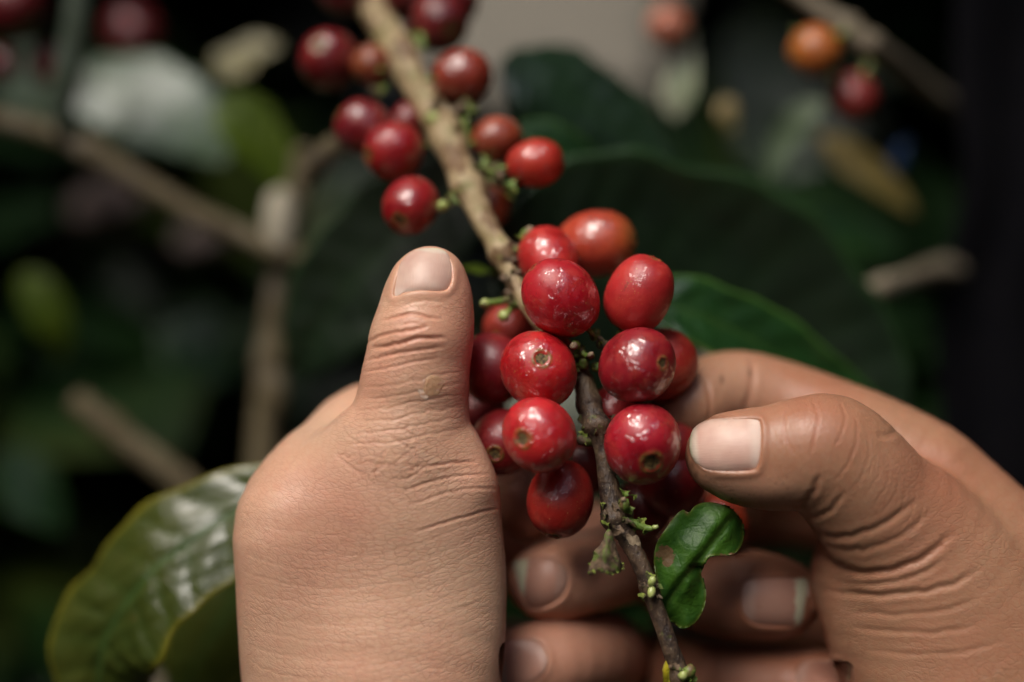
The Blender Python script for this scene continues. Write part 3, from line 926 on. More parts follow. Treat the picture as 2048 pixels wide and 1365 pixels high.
def cherry(px, py, z, r, color, label, scar=None, axis=None, el=1.08, group='red coffee cherries held between the hands',
           wet=1.0, second=0.0, seed=None, sr=0.17, stalk=True, hi=True, lop=0.04):
    seed = seed if seed is not None else int(px * 7 + py)
    rr = np.random.default_rng(seed)
    c = P(px, py, z); R0 = RMM(r, z)
    if scar is not None:
        ax = np.array([(scar[0] - px) / r, -(scar[1] - py) / r, 0.0])
        q = ax[0] ** 2 + ax[1] ** 2
        if q > 0.95: ax *= math.sqrt(0.95 / q); q = 0.95
        ax[2] = math.sqrt(1 - q)
        if axis == 'back': ax[2] = -ax[2]
    else:
        ax = np.array(axis, float)
    ax /= np.linalg.norm(ax)
    h = np.array([0, 0, 1.0]) if abs(ax[2]) < 0.9 else np.array([1.0, 0, 0])
    e1 = np.cross(ax, h); e1 /= np.linalg.norm(e1); e2 = np.cross(ax, e1)
    re = R0 / (0.5 + 0.5 * el) ; rp = re * el
    nu, nv = (56, 64) if hi else (24, 28)
    sr_ = sr * (1 if hi else 1.2)
    ph = rr.uniform(0, 6.28, 4)
    V, at2, ring = [], [], []
    th0 = np.linspace(0, 1, nu + 1)
    thl = math.pi * (0.35 * th0 ** 1.9 + 0.65 * th0)
    for i in range(nu + 1):
        th = thl[i]
        for j in range(nv):
            a = 2 * math.pi * j / nv
            ct, st = math.cos(th), math.sin(th)
            f = 1 + lop * (0.5 * math.cos(2 * a + ph[0]) * st + 0.4 * math.cos(3 * th + ph[1]) * st + 0.3 * math.cos(a + ph[2]) * st)
            # flatter crown, dimple and raised ring at the scar; small pit at the stalk
            w = th / sr_
            ring_h = 0.030 * math.exp(-((w - 1.0) / 0.22) ** 2) * (1 + 0.25 * math.cos(5 * a + ph[3]) + 0.15 * math.cos(9 * a))
            dim = -0.055 * math.exp(-(w / 0.85) ** 4)
            broad = -0.045 * math.exp(-(th / 0.42) ** 2) - 0.06 * math.exp(-((math.pi - th) / 0.3) ** 2)
            g = f * (1 + ring_h + dim + broad)
            V.append(c + ax * rp * ct * g + (e1 * math.cos(a) + e2 * math.sin(a)) * re * st * g)
            ring.append(min(1, math.exp(-((w - 1.12) / 0.20) ** 2) * (0.75 + 0.3 * math.cos(4 * a + ph[0]))) if w < 1.6 else 0)
            at2.append(second * math.exp(-(th / 0.75) ** 2))
    F = grid_faces(nu + 1, nv, True)
    n = len(V)
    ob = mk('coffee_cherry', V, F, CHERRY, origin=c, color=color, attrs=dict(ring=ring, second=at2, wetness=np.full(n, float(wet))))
    tag(ob, label, 'coffee cherry', group)
    # scar disc
    def surf(th, a, off):
        ct, st = math.cos(th), math.sin(th)
        f = 1 + lop * (0.5 * math.cos(2 * a + ph[0]) * st + 0.4 * math.cos(3 * th + ph[1]) * st + 0.3 * math.cos(a + ph[2]) * st)
        w = th / sr_
        g = f * (1 + 0.03 * math.exp(-((w - 1) / .22) ** 2) - 0.055 * math.exp(-(w / .85) ** 4) - 0.045 * math.exp(-(th / .42) ** 2) - 0.06 * math.exp(-((math.pi - th) / .3) ** 2))
        return c + ax * (rp * ct * g + off) + (e1 * math.cos(a) + e2 * math.sin(a)) * re * st * g
    sv, sf = [surf(0, 0, .02)], []
    for k, (f1, hz) in enumerate(((0.2, 0.26), (0.45, 0.07), (0.68, 0.09), (0.82, 0.0))):
        for j in range(18):
            a = 2 * math.pi * j / 18
            sv.append(surf(sr_ * f1 * (1 + 0.07 * rr.normal()), a, hz + (0.04 * rr.normal() if k < 3 else -.02)))
    for j in range(18):
        sf.append((0, 1 + j, 1 + (j + 1) % 18))
    for k in range(3):
        for j in range(18):
            sf.append((1 + k * 18 + j, 1 + (k + 1) * 18 + j, 1 + (k + 1) * 18 + (j + 1) % 18, 1 + k * 18 + (j + 1) % 18))
    if ax[2] > -0.2:
        mk('scar', sv, sf, SCAR, parent=ob)
    if stalk:
        b = c - ax * rp * 0.93
        v, f = blob_geo(b - ax * 0.9, -ax, 1.5, 0.55, 6, 8, 0.08, seed)
        mk('stalk', v, f, GREENBIT, parent=ob)
    return ob


cherry(1192, 488, -17, 76, (0.50, 0.055, 0.020), 'orange-red cherry with a green tip, topmost and rearmost of the held cluster', scar=(1264, 482), el=1.24, second=.7, wet=.8)
cherry(1097, 518, -9, 66, (0.56, 0.020, 0.018), 'bright red cherry tucked above and behind the big oval one beside the stem', axis=(-.3, .7, -.5), el=1.22)
cherry(1120, 597, 4, 79, RED, 'large oval red cherry right of the thumb nail, its tip upper left', scar=(1058, 530), el=1.27, sr=.13, lop=.07)
cherry(1277, 588, 1, 74, (0.52, 0.022, 0.022), 'pinkish red cherry at the upper right with a soft matte sheen', scar=(1308, 522), axis=None, el=1.25, wet=.25, lop=.07)
cherry(1272, 732, 8, 78, (0.28, 0.006, 0.014), 'dark crimson cherry with yellow flecks and a small round scar at its right', scar=(1322, 726), el=1.05, lop=.09, sr=.16)
cherry(1322, 729, -7, 74, (0.42, 0.030, 0.018), 'dull red cherry half hidden behind the dark crimson one, above the forefinger', axis=(.6, .5, -.4), el=1.05, wet=.3)
cherry(1078, 740, 5, 74, (0.52, 0.008, 0.014), 'red cherry with a round brown scar facing us, in the middle row', scar=(1083, 714), el=.88, lop=.09, sr=.21)
cherry(1081, 872, 12, 77, BRIGHT, 'brightest red cherry, big brown scar at its left, nearest to the viewer', scar=(1044, 875), el=1.06, lop=.10, sr=.23)
cherry(1287, 893, 9, 76, (0.40, 0.006, 0.020), 'wet crimson cherry touched by the tip of the right thumb', scar=(1300, 925), el=.86, lop=.09, sr=.25)
cherry(1122, 998, 2, 74, (0.46, 0.022, 0.014), 'red cherry hanging lowest under the brightest one, beside the brown stem', scar=(1106, 1066), el=1.25, sr=.22, wet=.35)
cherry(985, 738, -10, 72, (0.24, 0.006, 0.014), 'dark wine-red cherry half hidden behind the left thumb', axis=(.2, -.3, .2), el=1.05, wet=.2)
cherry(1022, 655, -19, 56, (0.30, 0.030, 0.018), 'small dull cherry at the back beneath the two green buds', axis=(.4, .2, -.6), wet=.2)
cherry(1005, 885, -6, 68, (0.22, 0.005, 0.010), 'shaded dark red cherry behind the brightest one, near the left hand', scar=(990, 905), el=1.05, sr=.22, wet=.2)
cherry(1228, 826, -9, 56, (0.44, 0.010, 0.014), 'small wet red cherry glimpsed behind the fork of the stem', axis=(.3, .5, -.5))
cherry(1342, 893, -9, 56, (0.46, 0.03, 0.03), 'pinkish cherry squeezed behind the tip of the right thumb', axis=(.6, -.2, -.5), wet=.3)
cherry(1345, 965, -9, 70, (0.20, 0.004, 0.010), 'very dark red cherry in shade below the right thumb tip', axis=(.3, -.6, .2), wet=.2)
cherry(1285, 1018, -15, 60, (0.16, 0.004, 0.008), 'cherry coloured almost black-red for the deep shade right behind the lower stem node', axis=(.3, -.6, .2), wet=.4)  # deep shade is put into the near-black colour
cherry(958, 826, -25, 58, (0.14, 0.003, 0.008), 'added near-black cherry standing in for the shade between the left thumb and the brightest cherry', axis=(-.3, -.4, .2), wet=.4)  # added to fill the gap with the black of its shade
cherry(1168, 935, -15, 56, (0.16, 0.004, 0.008), 'added near-black cherry standing in for the shade between the lowest cherry and the brown stem', axis=(.2, -.5, -.2), wet=.4)  # extra cherry, its black colour stands for shade beside the stem
cherry(1437, 1048, -16, 62, (0.55, 0.07, 0.02), 'orange-red cherry under the right thumb, partly behind the torn leaf', axis=(.5, -.6, .3), wet=1)
UG = 'blurred coffee cherries higher on the branch'
UP = [
    (658, 120, -44, 63, DEEP, 'dark red blurred cherry at the far upper left of the branch', (-.2, .3, .8), 1.1),
    (742, 130, -40, 44, TAN, 'small tan cherry just left of the branch near its top', (-.4, .3, -.8), 1.1),
    (925, 152, -34, 58, (0.42, 0.05, 0.02), 'brick red blurred cherry right of the branch near the top', (.9, .1, -.1), 1.15),
    (726, 256, -33, 58, DEEP, 'dusky red cherry at the outer left of the left-hand trio', (-.7, .4, .2), 1.05),
    (787, 302, -25, 61, (0.42, 0.008, 0.014), 'glossy red cherry in front in the left-hand trio', (-.8, -.2, .5), 1.08),
    (818, 240, -36, 38, (0.30, 0.015, 0.016), 'small dull cherry at the back of the left-hand trio, against the branch', (.2, .7, -.6), 1.1),
    (994, 278, -27, 50, (0.40, 0.085, 0.03), 'orange-tan blurred cherry behind the bright small one', (.8, .2, -.4), 1.15),
    (1070, 326, -18, 54, (0.62, 0.035, 0.016), 'bright orange-red oval cherry on its own right of the branch', (.95, .15, .1), 1.28),
    (822, 412, -17, 60, (0.40, 0.008, 0.014), 'red cherry hanging alone above the left thumb', (-.3, -.5, .7), 1.08),
    (880, 44, -46, 62, WINE, 'dark wine cherry right of the branch below the top edge', (.3, -.3, .6), 1.05),
    (898, -2, -52, 60, DEEP, 'deep red cherry cut by the top edge right of the branch', (.3, .3, .6), 1.05),
    (806, -16, -56, 58, WINE, 'very dark cherry cut by the top edge close to the branch', (.3, .3, .6), 1.05),
    (690, -22, -52, 56, WINE, 'dark cherry barely showing at the top edge left of the branch', (.3, .3, .6), 1.05),
    (985, 412, -28, 40, (0.35, 0.07, 0.02), 'shaded rusty cherry under the branch, above the held cluster', (.3, .3, -.6), 1.05),
]
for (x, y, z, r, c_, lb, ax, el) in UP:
    cherry(x, y, z, r, tuple(q * (.62 if y < 260 else .85) for q in c_), lb, axis=ax, el=el, group=UG, hi=False, wet=.6, sr=.2)  # colours darkened towards the top, shade up there put into them
FG = 'far cherries lost in the background blur'
FAR = [
    (265, 66, -135, 60, (0.12, 0.004, 0.01), 'very dark cherry blurred out at the upper left', 1.1),
    (25, 8, -95, 66, (0.16, 0.004, 0.01), 'dark red cherry in the top left corner', 1.0),
    (4, 128, -100, 36, (0.10, 0.004, 0.01), 'dark cherry cut by the left edge near the top', 1.2),
    (100, 128, -105, 42, (0.20, 0.01, 0.02), 'dim cherry behind the grey green stalk at upper left', 1.2),
    (1336, 54, -85, 44, (0.55, 0.20, 0.11), 'peach coloured blurred cherry at the top, right of the pale ground', 1.1),
    (1630, 102, -62, 52, (0.50, 0.16, 0.02), 'orange-yellow cherry under the pale branch at upper right', 1.05),
    (1706, 194, -70, 50, (0.22, 0.02, 0.015), 'dim brown-red cherry below the orange-yellow one at upper right', 1.1),
]
for (x, y, z, r, c_, lb, el) in FAR:
    cherry(x, y, z, r, c_, lb, axis=(.4, -.5, .3), el=el, group=FG, hi=False, wet=.3, sr=.2)


# ---------------------------------------------------------------- the held branch
main = [(700, -110, -60, 29), (735, 0, -52, 30), (786, 85, -44, 31), (838, 180, -36, 29), (893, 270, -29, 29), (925, 350, -23, 28), (965, 435, -17, 25), (1003, 505, -13, 21), (1035, 575, -9, 18),
        (1085, 650, -5, 18), (1140, 710, -3, 19), (1165, 760, -1, 21), (1178, 810, 1, 23), (1192, 850, 3, 22), (1205, 905, 4, 15), (1216, 965, 5, 19), (1232, 1030, 6, 26), (1262, 1090, 7, 19), (1290, 1150, 8, 18), (1312, 1215, 8, 17), (1338, 1290, 9, 17), (1358, 1345, 9, 18), (1378, 1420, 10, 16), (1400, 1500, 10, 16)]
v, f, al = tube_geo(main, per=10, nv=28, rough=0.018, lump=0.08, nodes=[(0.10, .3, .012), (0.175, .3, .014), (0.23, .35, .012), (0.305, .4, .010), (.52, .25, .015), (.57, .5, .012), (.70, .35, .012), (.80, .22, .010), (.92, .25, .01)], seed=3)
branch = empty('coffee_branch', P(1035, 575, -9))
tag(branch, 'main cherry-laden branch, pale at top and dark brown below, running down between the hands', 'branch', 'coffee branches')
mk('stem', v, f, BARK, parent=branch, attrs=dict(along=al))
# pale leaf scar collar, bark flakes at the nodes
rg = np.random.default_rng(11)


def flake_geo(c, n, size, seed, curl=0.5):
    """small curled scrap with jagged rim"""
    rr = np.random.default_rng(seed)
    n = np.asarray(n, float); n /= np.linalg.norm(n)
    h = np.array([0.3, 1.0, 0.2]); e1 = np.cross(n, h); e1 /= np.linalg.norm(e1); e2 = np.cross(n, e1)
    V = [c]
    for k, s in enumerate((0.5, 1.0)):
        for j in range(11):
            a = 2 * math.pi * j / 11
            rad = size * s * (1 + (0.32 * rr.normal() if k else 0.1 * rr.normal()))
            V.append(c + (e1 * math.cos(a) + 0.75 * e2 * math.sin(a)) * rad + n * (curl * size * s * s * (math.cos(2 * a) + 0.5 * rr.normal() * 0.5)))
    F = [(0, 1 + j, 1 + (j + 1) % 11) for j in range(11)] + [(1 + j, 12 + j, 12 + (j + 1) % 11, 1 + (j + 1) % 11) for j in range(11)]
    V = np.array(V)
    V2 = V - n * 0.12
    k = len(V)
    F2 = [tuple(i + k for i in q[::-1]) for q in F]
    rim = [(12 + j, k + 12 + j, k + 12 + (j + 1) % 11, 12 + (j + 1) % 11) for j in range(11)]
    return np.vstack([V, V2]), F + F2 + rim


def bract(px, py, z, size, n, seed, mat, name='bract', curl=.5):
    v, f = flake_geo(P(px, py, z), n, size, seed, curl)
    return mk(name, v, f, mat, parent=branch, smooth=False)


def knob(px, py, z, r, mat, ax=(0, 1, .3), el=1.3, name='bud', seed=1, lump=.1):
    v, f = blob_geo(P(px, py, z), ax, RMM(r) * el, RMM(r), 8, 10, lump, seed)
    return mk(name, v, f, mat, parent=branch)


# node below the cherries
for i, (x, y, z, s, n, mt) in enumerate([
        (1250, 985, 9.5, 1.0, (.3, .5, .6), GREENBIT), (1243, 1005, 10, .9, (.4, .2, .8), MOSS), (1256, 1018, 10, 1.1, (.5, 0, .8), GREENBIT), (1268, 992, 9, .8, (.6, .6, .4), MOSS),
        (1272, 1050, 8, 1.4, (.8, .1, .5), GREENBIT), (1290, 1060, 8, 1.3, (.6, .4, .5), GREENBIT), (1284, 1040, 8, 1.0, (.4, .7, .4), MOSS),
        (1214, 1048, 9, 1.0, (-.6, .2, .7), MOSS), (1222, 1068, 10, .9, (-.2, -.3, .9), HUSK), (1236, 1060, 10.5, 1.2, (.1, .1, .95), HUSK), (1250, 1040, 10, .9, (.4, .2, .8), HUSK),
        (1208, 1030, 9, 1.2, (-.7, .2, .6), HUSK), (1205, 1010, 8, .8, (-.8, .4, .4), MOSS), (1232, 1015, 9, .9, (-.2, .3, .9), HUSK)]):
    bract(x, y, z, s, n, 40 + i, mt)
knob(1249, 1010, 10.5, 11, GREENBIT, (0, 1, .6), 1.2, seed=4)
knob(1247, 1000, 11.3, 6, CORK, (0, .4, 1), 1, seed=5)
knob(1310, 1055, 9, 5, PALEBUD, (1, .3, .3), 1.4, seed=6)
knob(1304, 1163, 11, 8, PALEBUD, (.5, 1, .4), 1.3, seed=7, lump=.03)
knob(1303, 1184, 11, 8, PALEBUD, (-.2, -1, .5), 1.6, seed=8, lump=.03)
for i, (x, y, z, s, n, mt) in enumerate([(1292, 1172, 10, 1.0, (-.4, .1, .9), HUSK), (1315, 1175, 10, 1.0, (.6, 0, .8), HUSK), (1300, 1150, 10, .9, (.1, .6, .8), MOSS), (1284, 1195, 9.5, .9, (-.7, -.2, .6), MOSS), (1318, 1195, 9.6, .7, (.6, -.3, .7), CORK)]):
    bract(x, y, z, s, n, 70 + i, mt)
knob(1378, 1345, 11, 13, GREENBIT, (.6, 1, .3), 1.2, seed=9)
knob(1366, 1352, 12, 9, PALEBUD, (.2, 1, .5), 1.2, seed=10)
for i, (x, y, z, s, n, mt) in enumerate([(1352, 1335, 11, 1.0, (-.2, .2, .9), HUSK), (1384, 1360, 11, 1.2, (.6, 0, .6), GREENBIT), (1365, 1372, 12, 1.1, (0, -.2, .9), GREENBIT)]):
    bract(x, y, z, s, n, 80 + i, mt)
# leaf scar: pale collar patch
v, f = [], []
for i in range(6):
    for j in range(9):
        a = -1.15 + 2.3 * j / 8; px = 1262 + 19.4 * math.sin(a); t = (i / 5 - .5) * (20 + 6 * math.sin(j * 2.1))
        v.append(P(px + t * .35, 1080 + t + 2 * math.sin(a * 2), 7 + 1.98 * math.cos(a)))
f = grid_faces(6, 9, False)
mk('leaf_scar', v, f, CORK, parent=branch)
# fork node near (1195, 845)
for i, (x, y, z, s, n, mt) in enumerate([(1168, 838, 3, 1.2, (-.6, .2, .7), HUSK), (1190, 852, 5, 1.6, (0, .1, 1), HUSK), (1212, 846, 4, 1.3, (.5, .3, .8), HUSK), (1178, 858, 5, 1.2, (-.3, -.4, .8), HUSK),
        (1225, 835, 3, 1.0, (.6, .5, .4), HUSK), (1168, 868, 4, 1.0, (-.5, 0, .8), MOSS), (1164, 880, 3.5, 1.1, (-.7, .1, .6), GREENBIT), (1200, 866, 5.5, 1.2, (.3, -.3, .9), HUSK)]):
    bract(x, y, z, s, n, 100 + i, mt)
knob(1172, 882, 3.5, 12, HUSK, (-.8, .1, .3), 1.6, seed=12, name='spur')
# spurs in the cluster centre
for i, (x, y, z, r, mt, ax) in enumerate([(1152, 690, 4, 10, GREENBIT, (-.4, .2, .9)), (1148, 692, 5.4, 8, CORK, (-.4, .2, .9)), (1182, 712, 3, 8, GREENBIT, (.2, .1, .9)), (1181, 710, 4.3, 6.5, CORK, (.2, .1, .9)),
        (1190, 670, 0, 10, GREENBIT, (.3, .8, .3)), (1168, 728, 2, 11, HUSK, (0, .5, .6)), (1205, 690, 0, 9, HUSK, (.8, .3, .3)), (1160, 708, 1, 12, GREENBIT, (.1, .5, .7)), (1192, 735, 1, 9, GREENBIT, (.7, 0, .6))]):
    knob(x, y, z, r, mt, ax, 1.4, 'spur', 20 + i)
for i in range(12):
    bract(rg.uniform(1145, 1210), rg.uniform(665, 760), rg.uniform(0, 4), rg.uniform(.5, 1.0), rg.normal(0, 1, 3) + (0, 0, 1.5), 130 + i, [GREENBIT, HUSK, MOSS][i % 3])
# node at (1020, 500) with green stubs and thin twiglets
for i, (x, y, z, s, n, mt) in enumerate([(1030, 490, -9, 1.3, (.3, .6, .6), HUSK), (1022, 520, -9, 1.4, (-.3, .2, .9), HUSK), (1012, 560, -8, 1.3, (-.5, 0, .8), HUSK), (1040, 475, -9, 1.1, (.4, .8, .3), GREENBIT),
        (1016, 590, -8, 1.2, (-.6, -.2, .7), HUSK), (1030, 545, -8, 1.0, (.2, 0, 1), HUSK), (1034, 612, -7, 1.3, (-.2, -.4, .8), HUSK)]):
    bract(x, y, z, s, n, 160 + i, mt)
knob(1052, 468, -10, 11, GREENBIT, (.8, .8, .1), 1.6, seed=31)
knob(1060, 461, -9.5, 9, CORK, (.8, .5, .5), 1, seed=32)


def twiglet(pts, mat=GREENBIT, name='twiglet', nv=10, parent=None):
    v, f, al = tube_geo(pts, 5, nv, 0.03, 0.1, seed=int(pts[0][0]))
    return mk(name, v, f, mat, parent=parent or branch, attrs=dict(along=al))


twiglet([(1240, 1035, 7, 9), (1265, 1046, 8, 9), (1290, 1056, 8, 8), (1306, 1058, 8.5, 5)])
twiglet([(1022, 598, -9, 8), (1000, 604, -8, 7), (978, 606, -7, 7)])
knob(970, 607, -7, 10, PALEBUD, (-1, 0, .4), 1.1, seed=33)
twiglet([(1030, 610, -9, 8), (1018, 622, -8, 7), (1010, 628, -7, 7)])
knob(1008, 632, -6.5, 12, PALEBUD, (-.3, -.8, .5), 1, seed=34)
# upper nodes
for (x, y, z) in ((800, 95, -42), (845, 85, -40), (890, 235, -30), (935, 215, -30), (870, 245, -30), (920, 250, -28), (985, 345, -20), (960, 330, -21), (1000, 365, -19), (1020, 375, -19), (900, 400, -18), (925, 385, -19), (760, 190, -36), (780, 165, -37), (880, 215, -30), (830, 95, -42), (975, 370, -20)):
    for k in range(3):
        bract(x + rg.uniform(-14, 14), y + rg.uniform(-14, 14), z + rg.uniform(-2, 3), rg.uniform(.9, 1.7), rg.normal(0, 1, 3) + (0, 0, 1), int(x * 3 + k), [GREENBIT, HUSK, GREENBIT][k])
knob(885, 412, -16, 12, PALEBUD, (-1, 0, .4), 1.2, seed=41)
knob(868, 240, -28, 15, PALEBUD, (-.6, .2, .6), 1.2, seed=42)
twiglet([(930, 345, -22, 11), (960, 340, -21, 12), (1000, 335, -20, 9)], HUSK)
twiglet([(905, 225, -30, 10), (925, 215, -30, 10), (935, 195, -32, 7)], HUSK)
twiglet([(930, 240, -29, 9), (932, 270, -28, 8), (928, 290, -28, 5)])
# dead, folded scrap hanging at the node
pts = [((1213, 1062), 11), ((1203, 1085), 11.6), ((1188, 1108), 12.2), ((1176, 1148), 12.0), ((1196, 1140), 13.6), ((1214, 1147), 14.2), ((1232, 1149), 13.2), ((1245, 1136), 12), ((1238, 1110), 11.6), ((1230, 1085), 11.2), ((1224, 1064), 11)]
cc = np.array([P(a[0], a[1], z) for a, z in pts])
mid = P(1212, 1104, 14.6)
V = [mid]; rr = np.random.default_rng(5)
ring0 = catmull(cc, 4, closed=True)
for s in (.35, .7, 1.0):
    for q in ring0:
        V.append(mid + (q - mid) * s + rr.normal(0, .10, 3) * (1 if s == 1 else .6) + np.array([0, 0, -.6 * math.sin(s * 3.14)]))
n = len(ring0)
F = [(0, 1 + j, 1 + (j + 1) % n) for j in range(n)]
for k in range(2):
    F += [(1 + k * n + j, 1 + (k + 1) * n + j, 1 + (k + 1) * n + (j + 1) % n, 1 + k * n + (j + 1) % n) for j in range(n)]
o = mk('withered_leaf', V, F, HUSK, parent=branch); o['label'] = 'folded dark withered leaf scrap with mossy rim'
md = o.modifiers.new('t', 'SOLIDIFY'); md.thickness = 0.0003
for k in range(16):
    j = rr.integers(8, n - 12); q = ring0[j]
    bract_v, bract_f = flake_geo(q + rr.normal(0, .12, 3) + (0, .15, .1), rr.normal(0, 1, 3) + (0, 0, 1.5), rr.uniform(.2, .4), 300 + k)
    mk('moss', bract_v, bract_f, MOSS, parent=o, smooth=False)


# ---------------------------------------------------------------- leaves
def leaf_geo(pts, width, normal, cup=0.15, quilt=0.35, wave=0.5, nveins=8, shape=(0.42, 0.75), nu=46, nv=24, seed=0, asym=0.0, roll=0.0):
    """pts rows (px, py, z): midrib from base to tip; width px: half width at the widest"""
    rr = np.random.default_rng(seed)
    ph = rr.uniform(0, 6.28, 6)
    path = catmull([P(*p) for p in pts], 12)
    s0 = np.linspace(0, 1, len(path)); su = np.linspace(0, 1, nu)
    path = np.stack([np.interp(su, s0, path[:, k]) for k in range(3)], 1)
    t = np.gradient(path, axis=0); t /= np.linalg.norm(t, axis=1)[:, None]
    n0 = np.asarray(normal, float)
    wmm = RMM(width, pts[len(pts) // 2][2])
    length = np.linalg.norm(np.diff(path, axis=0), axis=1).sum()
    V, vein, edge = [], [], []
    for i, u in enumerate(su):
        n = n0 - t[i] * n0.dot(t[i]); n /= np.linalg.norm(n)
        b = np.cross(n, t[i])
        ca, sa = math.cos(roll * u), math.sin(roll * u)
        n, b = n * ca + b * sa, b * ca - n * sa
        a_, p_ = shape
        w = (math.sin(math.pi * min(1, u ** (math.log(.5) / math.log(a_)))) ** p_) if 0 < u < 1 else 0.0
        for j in range(nv + 1):
            q = -1 + 2 * j / nv
            ww = wmm * w * (1 + asym * q)
            ww *= 1 + (0.05 * math.sin(u * 19 + ph[0] + (2 if q > 0 else 0)) + 0.025 * math.sin(u * 43 + ph[2] * q)) * abs(q)
            k = u * (nveins + 1) - abs(q) * 0.8
            fr = k - math.floor(k)
            puff = (math.sin(math.pi * fr) ** 0.8 * (abs(q) ** 0.6) * (1 - abs(q) ** 4)) * (0.75 + 0.5 * math.sin(k * 2.3 + ph[3]) * math.sin(q * 5 + ph[4])) + 0.25 * math.sin(u * 34 + q * 9 + ph[5]) * math.sin(q * 11 + u * 13) * (1 - abs(q))
            z = cup * wmm * (q * q) * w + quilt * puff + wave * math.sin(u * 9 + ph[1] + q * 1.5) * abs(q) ** 1.5 - 0.25 * math.exp(-(q / 0.06) ** 2)
            V.append(path[i] + b * ww * q + n * z)
            vein.append(max(math.exp(-(q / 0.05) ** 2) * 0.9, 0.5 * math.exp(-(min(fr, 1 - fr) / 0.06) ** 2) * (1 - abs(q))))
            edge.append(max(0, (abs(q) - 0.88) / 0.12))
    F = grid_faces(nu, nv + 1, False)
    return np.array(V), F, vein, edge, path


def leaf(pts, width, normal, mat, label=None, group=None, name='coffee_leaf', parent=None, petiole=True, **kw):
    V, F, ve, ed, path = leaf_geo(pts, width, normal, **kw)
    o = mk(name, V, F, mat, parent=parent, attrs=dict(vein=ve, edge=ed))
    md = o.modifiers.new('thick', 'SOLIDIFY'); md.thickness = 0.00028; md.offset = 0
    if parent is None:
        tag(o, label, 'leaf', group)
    return o, path


def leaf_thing(pts, width, normal, mat, label, group='coffee leaves round the hands', **kw):
    o, path = leaf(pts, width, normal, mat, label, group, **kw)
    n = np.asarray(normal, float); n /= np.linalg.norm(n)
    rad = np.linspace(0.75, 0.18, len(path)); t, a, b = frames(path)
    ang = np.linspace(0, 2 * np.pi, 8, endpoint=False)
    V = np.concatenate([path[i] - n * .35 + rad[i] * .8 * (np.cos(ang)[:, None] * a[i] + np.sin(ang)[:, None] * b[i]) for i in range(len(path))])
    mk('midrib', V, grid_faces(len(path), 8, True), mat, parent=o, attrs=dict(vein=np.ones(len(V)), edge=np.zeros(len(V))))
    return o


leaf_thing([(620, 960, -22), (470, 1025, -21), (330, 1120, -20), (246, 1216, -22), (205, 1300, -25), (198, 1390, -28), (205, 1470, -30)], 140, (-.20, .42, .88), LEAF_OLD,
           'large glossy olive leaf with pale reflections, left of the left hand', cup=-.10, quilt=1.25, wave=1.6, nveins=10, shape=(.50, .50), seed=2, asym=-.02, nu=90, nv=40)
leaf_thing([(560, 1090, -46), (470, 1200, -48), (400, 1310, -50), (350, 1440, -54)], 120, (-.2, .3, 1), LEAF_OLD,
           'shaded olive leaf below the large glossy one, beside the wrist', cup=-.1, quilt=.6, seed=5)
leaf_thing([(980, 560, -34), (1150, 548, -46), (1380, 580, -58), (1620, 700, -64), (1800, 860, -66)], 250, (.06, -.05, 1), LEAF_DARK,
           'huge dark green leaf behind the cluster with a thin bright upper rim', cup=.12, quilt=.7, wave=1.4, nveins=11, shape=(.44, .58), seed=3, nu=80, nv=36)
leaf_thing([(1240, 600, -26), (1380, 625, -28), (1520, 690, -34), (1680, 790, -42), (1840, 900, -50)], 80, (-.24, .45, .86), leaf_mat('shiny_mid_leaf', (0.010, 0.040, 0.010), (0.014, 0.055, 0.012), (0.03, 0.08, 0.015), .34, .8, edge=(0.06, 0.14, 0.02)),
           'mid green leaf with white glints just above the forefinger', cup=.25, quilt=1.1, seed=8)
leaf_thing([(1000, 130, -62), (1080, 160, -64), (1180, 215, -68), (1290, 290, -72), (1360, 350, -74)], 112, (-.22, .50, 1), leaf_mat('glossy_dark_leaf', (0.010, 0.026, 0.012), (0.014, 0.036, 0.016), (0.015, 0.04, 0.012), .34, .9),
           'dark glossy leaf in front of the pale ground at top centre', cup=-.2, quilt=.9, wave=1.0, seed=9)
leaf_thing([(1020, 262, -44), (1090, 275, -46), (1170, 320, -50), (1250, 345, -56)], 40, (.1, .6, .8), LEAF_MID,
           'narrow green leaf with a bright edge beside the orange-red oval cherry', cup=.3, quilt=.4, seed=10)
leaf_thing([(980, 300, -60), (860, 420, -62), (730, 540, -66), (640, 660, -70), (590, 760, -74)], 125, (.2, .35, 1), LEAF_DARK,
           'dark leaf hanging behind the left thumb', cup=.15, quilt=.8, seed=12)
leaf_thing([(130, 150, -112), (220, 175, -110), (330, 215, -108), (400, 265, -107), (450, 330, -107)], 100, (-.27, .46, .85), leaf_mat('glossy_leaf', (0.07, 0.12, 0.06), (0.10, 0.15, 0.09), (.12, .2, .08), .48, .6),
           'bright grey-green blurred leaf shining at the upper left', cup=-.06, quilt=.15, wave=.5, seed=14)
leaf_thing([(430, 205, -95), (480, 240, -95), (540, 310, -97), (590, 400, -100)], 62, (.3, .2, 1), LEAF_LIME,
           'yellow-green blurred leaf beside the shining one', cup=.2, quilt=.4, seed=15)
leaf_thing([(40, 545, -120), (75, 590, -120), (110, 660, -122), (120, 720, -126)], 42, (.3, .3, 1), LEAF_LIME,
           'small dim yellow-green leaf near the left edge', cup=.2, quilt=.4, seed=16)
leaf_thing([(1385, 60, -88), (1375, 110, -88), (1360, 170, -88), (1350, 240, -90)], 36, (-.1, .65, 1), leaf_mat('pale_leaf', (0.22, 0.30, 0.16), (0.42, 0.42, 0.30), (.4, .42, .3), .5, .2),
           'pale drop-shaped young leaf hanging at the top, right of centre', cup=.2, quilt=.2, seed=17, shape=(.68, .8))
